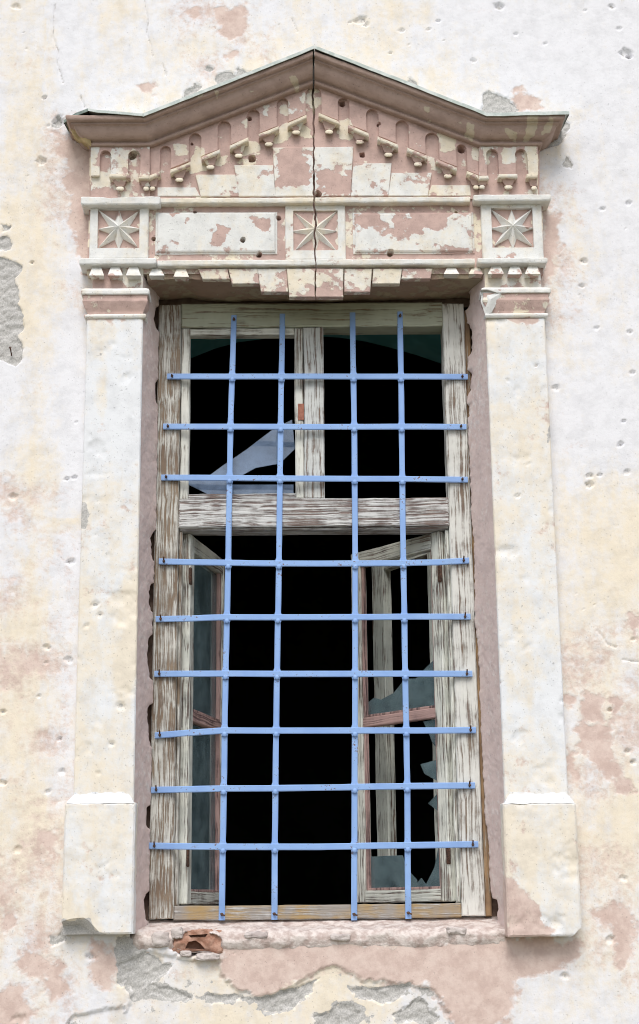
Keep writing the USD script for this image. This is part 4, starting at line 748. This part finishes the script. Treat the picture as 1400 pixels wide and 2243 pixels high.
vbeam(frm, 'stop_bead', XI0 + .0005, XI0 + .012, ZS + .001, ZT0 - .009, e0 + .01, EF - .012, M_stile_l, seed=7)
vbeam(frm, 'stop_bead', XI1 - .012, XI1 - .0005, ZS + .001, ZT0 - .009, e0 + .01, EF - .012, M_sash, seed=8)
# fixed sash in the upper left light, with its broken pane
us = thing('upper_sash', 'small fixed sash in the upper left light holding a leaning shard of broken glass', 'window sash', ((XI0 + XM0) / 2, -EF + .01, ZT1))
ea, eb = EF - .05, EF - .008
sx0, sx1, sz0, sz1 = XI0 + .0015, XM0 - .0015, ZT1 + .002, ZH - .0015
sw = .030
vbeam(us, 'stile', sx0, sx0 + sw, sz0, sz1, ea, eb, M_usash, seed=11)
vbeam(us, 'stile', sx1 - sw, sx1, sz0, sz1, ea, eb, M_usash, seed=12)
vbeam(us, 'top_rail', sx0 + sw, sx1 - sw, sz1 - .024, sz1, ea, eb, M_usash_x, seed=13)
vbeam(us, 'bottom_rail', sx0 + sw, sx1 - sw, sz0, sz0 + .020, ea, eb, M_transom, seed=14)
def shard(parent, pts, mat, lab=None, th=.003, name='glass_shard'):
    """pts: (px, py, e) corners of a flat piece of glass; fitted to a plane and given its thickness."""
    q = np.array([P(*p) for p in pts]); c = q.mean(0); n = np.linalg.svd(q - c)[2][2]
    if n[1] > 0: n = -n
    q = q - np.outer((q - c) @ n, n); ax = np.cross([0, 0, 1.0], n); ax /= np.linalg.norm(ax); ay = np.cross(n, ax)
    m = CrossSection([np.c_[(q - c) @ ax, (q - c) @ ay]], fillrule=__import__('manifold3d').FillRule.NonZero).extrude(th)
    Mt = np.c_[ax, ay, n, c]
    return part(parent, name, m.transform(Mt), mat, False, label=lab)
et = ea + .012
shard(us, [(640, 918, et - .02), (646, 985, et - .02), (622, 1008, et - .014), (606, 1018, et - .01), (560, 1026, et - .003), (520, 1048, et + .004), (500, 1062, et + .012), (499, 1096, et + .028), (470, 1088, et + .026), (412, 1062, et + .016), (412, 1050, et + .012), (452, 1048, et + .008), (490, 1020, et), (540, 985, et - .006), (600, 938, et - .016)], M_shard, 'long leaning shard of pale glass')
shard(us, [(505, 1062, et), (643, 1062, et), (643, 1084, et), (505, 1084, et)], M_shard)
hq = plate(xz([(653, 884), (666, 884), (666, 920), (653, 920)], eb + .003), eb - .002, eb + .003, .001); part(us, 'hinge_plate', hq, M_hinge, False)

# ------------------------------------------------------------------ casements that stand open inwards
def casement(hx, hy, ang, w, z0, z1, side, name, label, mats, mid=None, putty=True, st=.052, panes=(), group=None, thick=.036):
    """A leaf hinged at (hx, hy), turned ang degrees into the room; side +1 opens from the left jamb, -1 from the right."""
    t = thing(name, label, 'casement', (hx, hy, z0), group)
    a = math.radians(ang); du = np.array([side * math.cos(a), math.sin(a), 0]); dn = np.array([side * math.sin(a), -math.cos(a), 0]) * 1.0
    # dn points to the face that looks outdoors when the leaf is shut
    dn = np.array([math.sin(a) * side, -math.cos(a), 0])
    Mt = np.c_[du, dn, [0, 0, 1.0], (hx, hy, 0)]
    def loc(u0, u1, v0, v1, a0, a1, ch=.003, seed=0):
        m = box3(u0, u1, v0, v1, a0, a1, ch).refine_to_length(.015)
        m = m.warp_batch(lambda v: np.asarray(v) + np.stack([fbm(np.asarray(v) * [14, 14, 6] + seed, 3, 260 + k) - .5 for k in range(3)], 1) * .003)
        return m.transform(Mt)
    mz, mx = mats; T_ = thick
    part(t, 'stile', loc(0, st, 0, T_, z0, z1, seed=1), mz, 40)
    part(t, 'stile', loc(w - st, w, 0, T_, z0, z1, seed=2), mz, 40)
    part(t, 'top_rail', loc(st, w - st, 0, T_ - .001, z1 - .055, z1, seed=3), mx, 40)
    part(t, 'bottom_rail', loc(st, w - st, 0, T_ - .001, z0, z0 + .040, seed=4), mx, 40)
    rows = [(z0 + .040, z1 - .055)]
    if mid is not None:
        part(t, 'glazing_bar', loc(st, w - st, .002, T_ - .004, mid - .017, mid + .017, seed=5), M_putty_h if putty else mx, 40)
        rows = [(z0 + .040, mid - .017), (mid + .017, z1 - .055)]
    if putty:
        for (b0, b1) in rows:
            for (q0, q1, p0, p1) in ((st, st + .010, b0, b1), (w - st - .010, w - st, b0, b1), (st + .010, w - st - .010, b0, b0 + .009)):
                part(t, 'putty_strip', loc(q0 + .0003, q1 - .0003, .012, T_ - .008, p0 + .0003, p1 - .0003, .0015, seed=q0 * 50 + p0), M_putty, 40)
    for poly in panes:                                        # (u fraction, z fraction) of the clear pane of a row
        r, pts = poly; b0, b1 = rows[r]; uu = lambda f: st + .004 + f * (w - 2 * st - .008); zz = lambda f: b0 + .004 + f * (b1 - b0 - .008)
        g = CrossSection([np.array([(uu(a_), zz(b_)) for a_, b_ in pts])], fillrule=__import__('manifold3d').FillRule.NonZero).extrude(.003).rotate((90, 0, 0)).translate((0, .012, 0))
        part(t, 'glass_pane', g.transform(Mt), M_glass, False)
    if putty:
        for zf in (.12, .88):
            zc = z0 + zf * (z1 - z0); part(t, 'hinge', loc(-.006, .012, T_ - .004, T_ + .004, zc - .03, zc + .03, seed=7), M_nail, 40)
    return t
zc0, zc1 = ZS + .006, ZT0 - .010
W = (XI1 - XI0) / 2 - .004
hy = -EF + .055
zm = Z(690, 1562, EF - .06)
FULL = [(0, 0), (1, 0), (1, 1), (0, 1)]
GRP = 'casements standing open into the room'
casement(XI0 + .004, hy, 77, W, zc0, zc1, 1, 'casement', 'left outer casement swung almost square into the room, both panes still glazed', (M_sash, M_sash_x), zm, True, .046, [(0, FULL), (1, FULL)], GRP)
casement(XI1 - .004, hy, 50, W, zc0, zc1, -1, 'casement', 'right outer casement, half open, a large hole smashed in its lower pane', (M_sash, M_sash_x), zm, True, .046,
    [(1, [(0, 0), (1, 0), (1, .09), (.9, .12), (.8, .10), (.62, .13), (.45, .21), (.3, .20), (.16, .26), (.05, .30), (0, .32)]),
     (0, [(0, 0), (1, 0), (1, .20), (.55, .20), (.50, .12), (.36, .05), (.30, .015), (.22, .05), (.17, .02), (.14, 0.0)][:6] + [(.36, .03), (.30, .06), (.24, .02), (.12, .12), (.06, .24), (0, .26)]),
     (0, [(0, .30), (.03, .44), (.18, .50), (.04, .56), (.02, .62), (.22, .68), (.27, .74), (0, .76)]), (0, [(0, .80), (.10, .86), (.15, .93), (.22, 1), (0, 1)])], GRP)
hy2 = -EF + .19
casement(XI0 - .01, hy2, 80, W, zc0 + .0, zc1 + .02, 1, 'casement', 'left inner casement behind the outer one, bare of glass', (M_inner, M_inner_x), None, False, .10, [], GRP)
casement(XI1 + .012, hy2, 61, W + .0, zc0 + .0, zc1 + .02, -1, 'casement', 'right inner casement behind the outer one, pale greenish stile and no glass', (M_inner, M_inner_x), None, False, .082, [], GRP)

# ------------------------------------------------------------------ iron grille
gr = thing('window_grille', 'cornflower blue painted iron bar grille of nine crossbars and four uprights nailed over the window', 'grille', ((FX0 + FX1) / 2, -EF, FZ0))
EG = EF + .020
def strip(pts, w, d, ex=0.0):
    """A flat bar through world points (its front centre line), w high or wide, d deep."""
    q = np.asarray(pts, float); n = len(q); hor = abs(q[-1, 0] - q[0, 0]) > abs(q[-1, 2] - q[0, 2]); rings = []
    s = np.array([0, 0, 1.0]) if hor else np.array([1.0, 0, 0]); c = .0022
    for p in q:
        rings.append(np.array([p + s * a + np.array([0, b, 0]) for a, b in ((-w / 2 + c, 0), (w / 2 - c, 0), (w / 2, c), (w / 2, d - c), (w / 2 - c, d), (-w / 2 + c, d), (-w / 2, d - c), (-w / 2, c))]))
    return loft(rings)
VB = [[(513, 690), (505, 935), (500, 1231), (494, 1476), (490, 1725), (486, 2016)], [(619, 687), (615, 935), (611, 1231), (607, 1476), (603, 1725), (601, 2015)], [(772.5, 684), (776, 935), (778.5, 1231), (777.5, 1600), (776.5, 1855), (776, 2016)], [(876.5, 682), (880, 935), (883.5, 1231), (888, 1476), (892, 1720), (895, 2013)]]
HB = [[(366, 824), (430, 824), (1025, 825)], [(357, 934), (1022, 934)], [(353, 1045), (500, 1046), (1025, 1050)], [(348, 1229), (410, 1231), (500, 1233), (700, 1234), (880, 1233), (960, 1231), (1028, 1227)], [(341, 1356), (410, 1355), (495, 1352), (1031, 1351)], [(338, 1476), (495, 1475), (1035, 1476)], [(339, 1611), (400, 1606), (490, 1600), (880, 1600), (1043, 1599)], [(331, 1730), (490, 1727), (700, 1725), (880, 1722), (1041, 1720)], [(327, 1853), (490, 1855), (700, 1855), (890, 1852), (1048, 1850)]]
def line_at(ln, t, axis):
    q = np.array(ln, float); return np.interp(t, q[:, axis], q[:, 1 - axis])
for k, ln in enumerate(VB):
    ys = np.r_[np.linspace(ln[0][1], ln[-1][1], 60)]; pts = []
    for y in ys:
        ee = EG - .004 - (.013 if y < 735 else 0) * np.clip((735 - y) / 25, 0, 1) - .013 * np.clip((y - 1968) / 20, 0, 1)
        q = P(line_at(ln, y, 1), y, ee); pts.append(q)
    pts = np.array(pts); pts[:, 0] += (fbm(pts * 3, 2, 300 + k) - .5) * .003
    b = part(gr, 'upright', strip(pts, .0195, .008), M_blue, 30)
    n = part(b, 'nail', trimesh.creation.cylinder(.0042, .03, sections=10, transform=trimesh.geometry.align_vectors([0, 0, 1], [.35, -1, .05]) * 1.0), M_nail, False) if False else None
    for (yy, up) in ((ln[-1][1] - 13, 0),) + (((ln[0][1] + 10, 1),) if k in (0, 3) else ()):
        c = P(line_at(ln, yy, 1), yy, EG - .012); tm = trimesh.geometry.align_vectors([0, 0, 1], [.6, -1, -.25] if not up else [0, -1, 0]); tm[:3, 3] = c
        part(b, 'nail', trimesh.util.concatenate([trimesh.creation.cylinder(.0028, .034, sections=8, transform=tm), trimesh.creation.icosphere(1, .0052).apply_translation(c + np.array([0, -.002, 0]))]), M_nail, 40)
for k, ln in enumerate(HB):
    xs = np.linspace(ln[0][0], ln[-1][0], 60); pts = []
    for x in xs:
        d0, d1 = x - ln[0][0], ln[-1][0] - x; dip = .011 * (np.clip((60 - d0) / 30, 0, 1) + np.clip((60 - d1) / 30, 0, 1))
        pts.append(P(x, line_at(ln, x, 0), EG + .004 - dip))
    pts = np.array(pts); pts[:, 2] += (fbm(pts * 3, 2, 320 + k) - .5) * .004
    b = part(gr, 'crossbar', strip(pts, .0205, .008), M_blue, 30)
    for x in (ln[0][0] + 11, ln[-1][0] - 12):
        c = P(x, line_at(ln, x, 0), EG - .002); tm = trimesh.geometry.align_vectors([0, 0, 1], [0, -1, .9 if (k > 2) else .1]); tm[:3, 3] = c + np.array([0, -.002, .004 if k > 2 else 0])
        part(b, 'nail', trimesh.util.concatenate([trimesh.creation.cylinder(.0026, .026, sections=8, transform=tm), trimesh.creation.icosphere(1, .0048).apply_translation(c + np.array([0, -.003, 0]))]), M_nail, 40)
    for ln2 in VB:
        x = 700.0
        for _ in range(4): y = line_at(ln, x, 0); x = line_at(ln2, y, 1)
        c = P(x, y, EG)
        pts2 = [(c[0] + .0125 * sx_ * cx_, c[1] + dy, c[2] + .0185 * sz_ * cz_) for sx_ in (-1, 1) for sz_ in (-1, 1) for cx_, cz_ in ((1, .45), (.72, 1)) for dy in (-.0005, .008)]
        col = Manifold.hull_points(np.array(pts2))
        part(b, 'collar', col, M_blue, False)
        rv = trimesh.creation.icosphere(1, 1.0); rv = trimesh.Trimesh(np.array(rv.vertices) * [.0082, .005, .0085] + c + np.array([0, -.002, -.0125]), rv.faces, process=False)
        part(b, 'rivet', rv, M_blue, True)

# ------------------------------------------------------------------ nail in the wall
c = P(25, 776, .0)
nl = thing('nail', 'single rusty nail sticking out of the bare grey mortar patch at the far left', 'nail', c)
tm = trimesh.geometry.align_vectors([0, 0, 1], [0, -1, .5]); tm[:3, 3] = c + np.array([0, -.006, .004])
part(nl, 'shank', trimesh.creation.cylinder(.0022, .045, sections=8, transform=tm), M_nail, True)
tm2 = tm.copy(); tm2[:3, 3] = c + np.array([0, -.026, .0145]); part(nl, 'nail_head', trimesh.creation.cylinder(.0045, .002, sections=10, transform=tm2), M_nail, False)
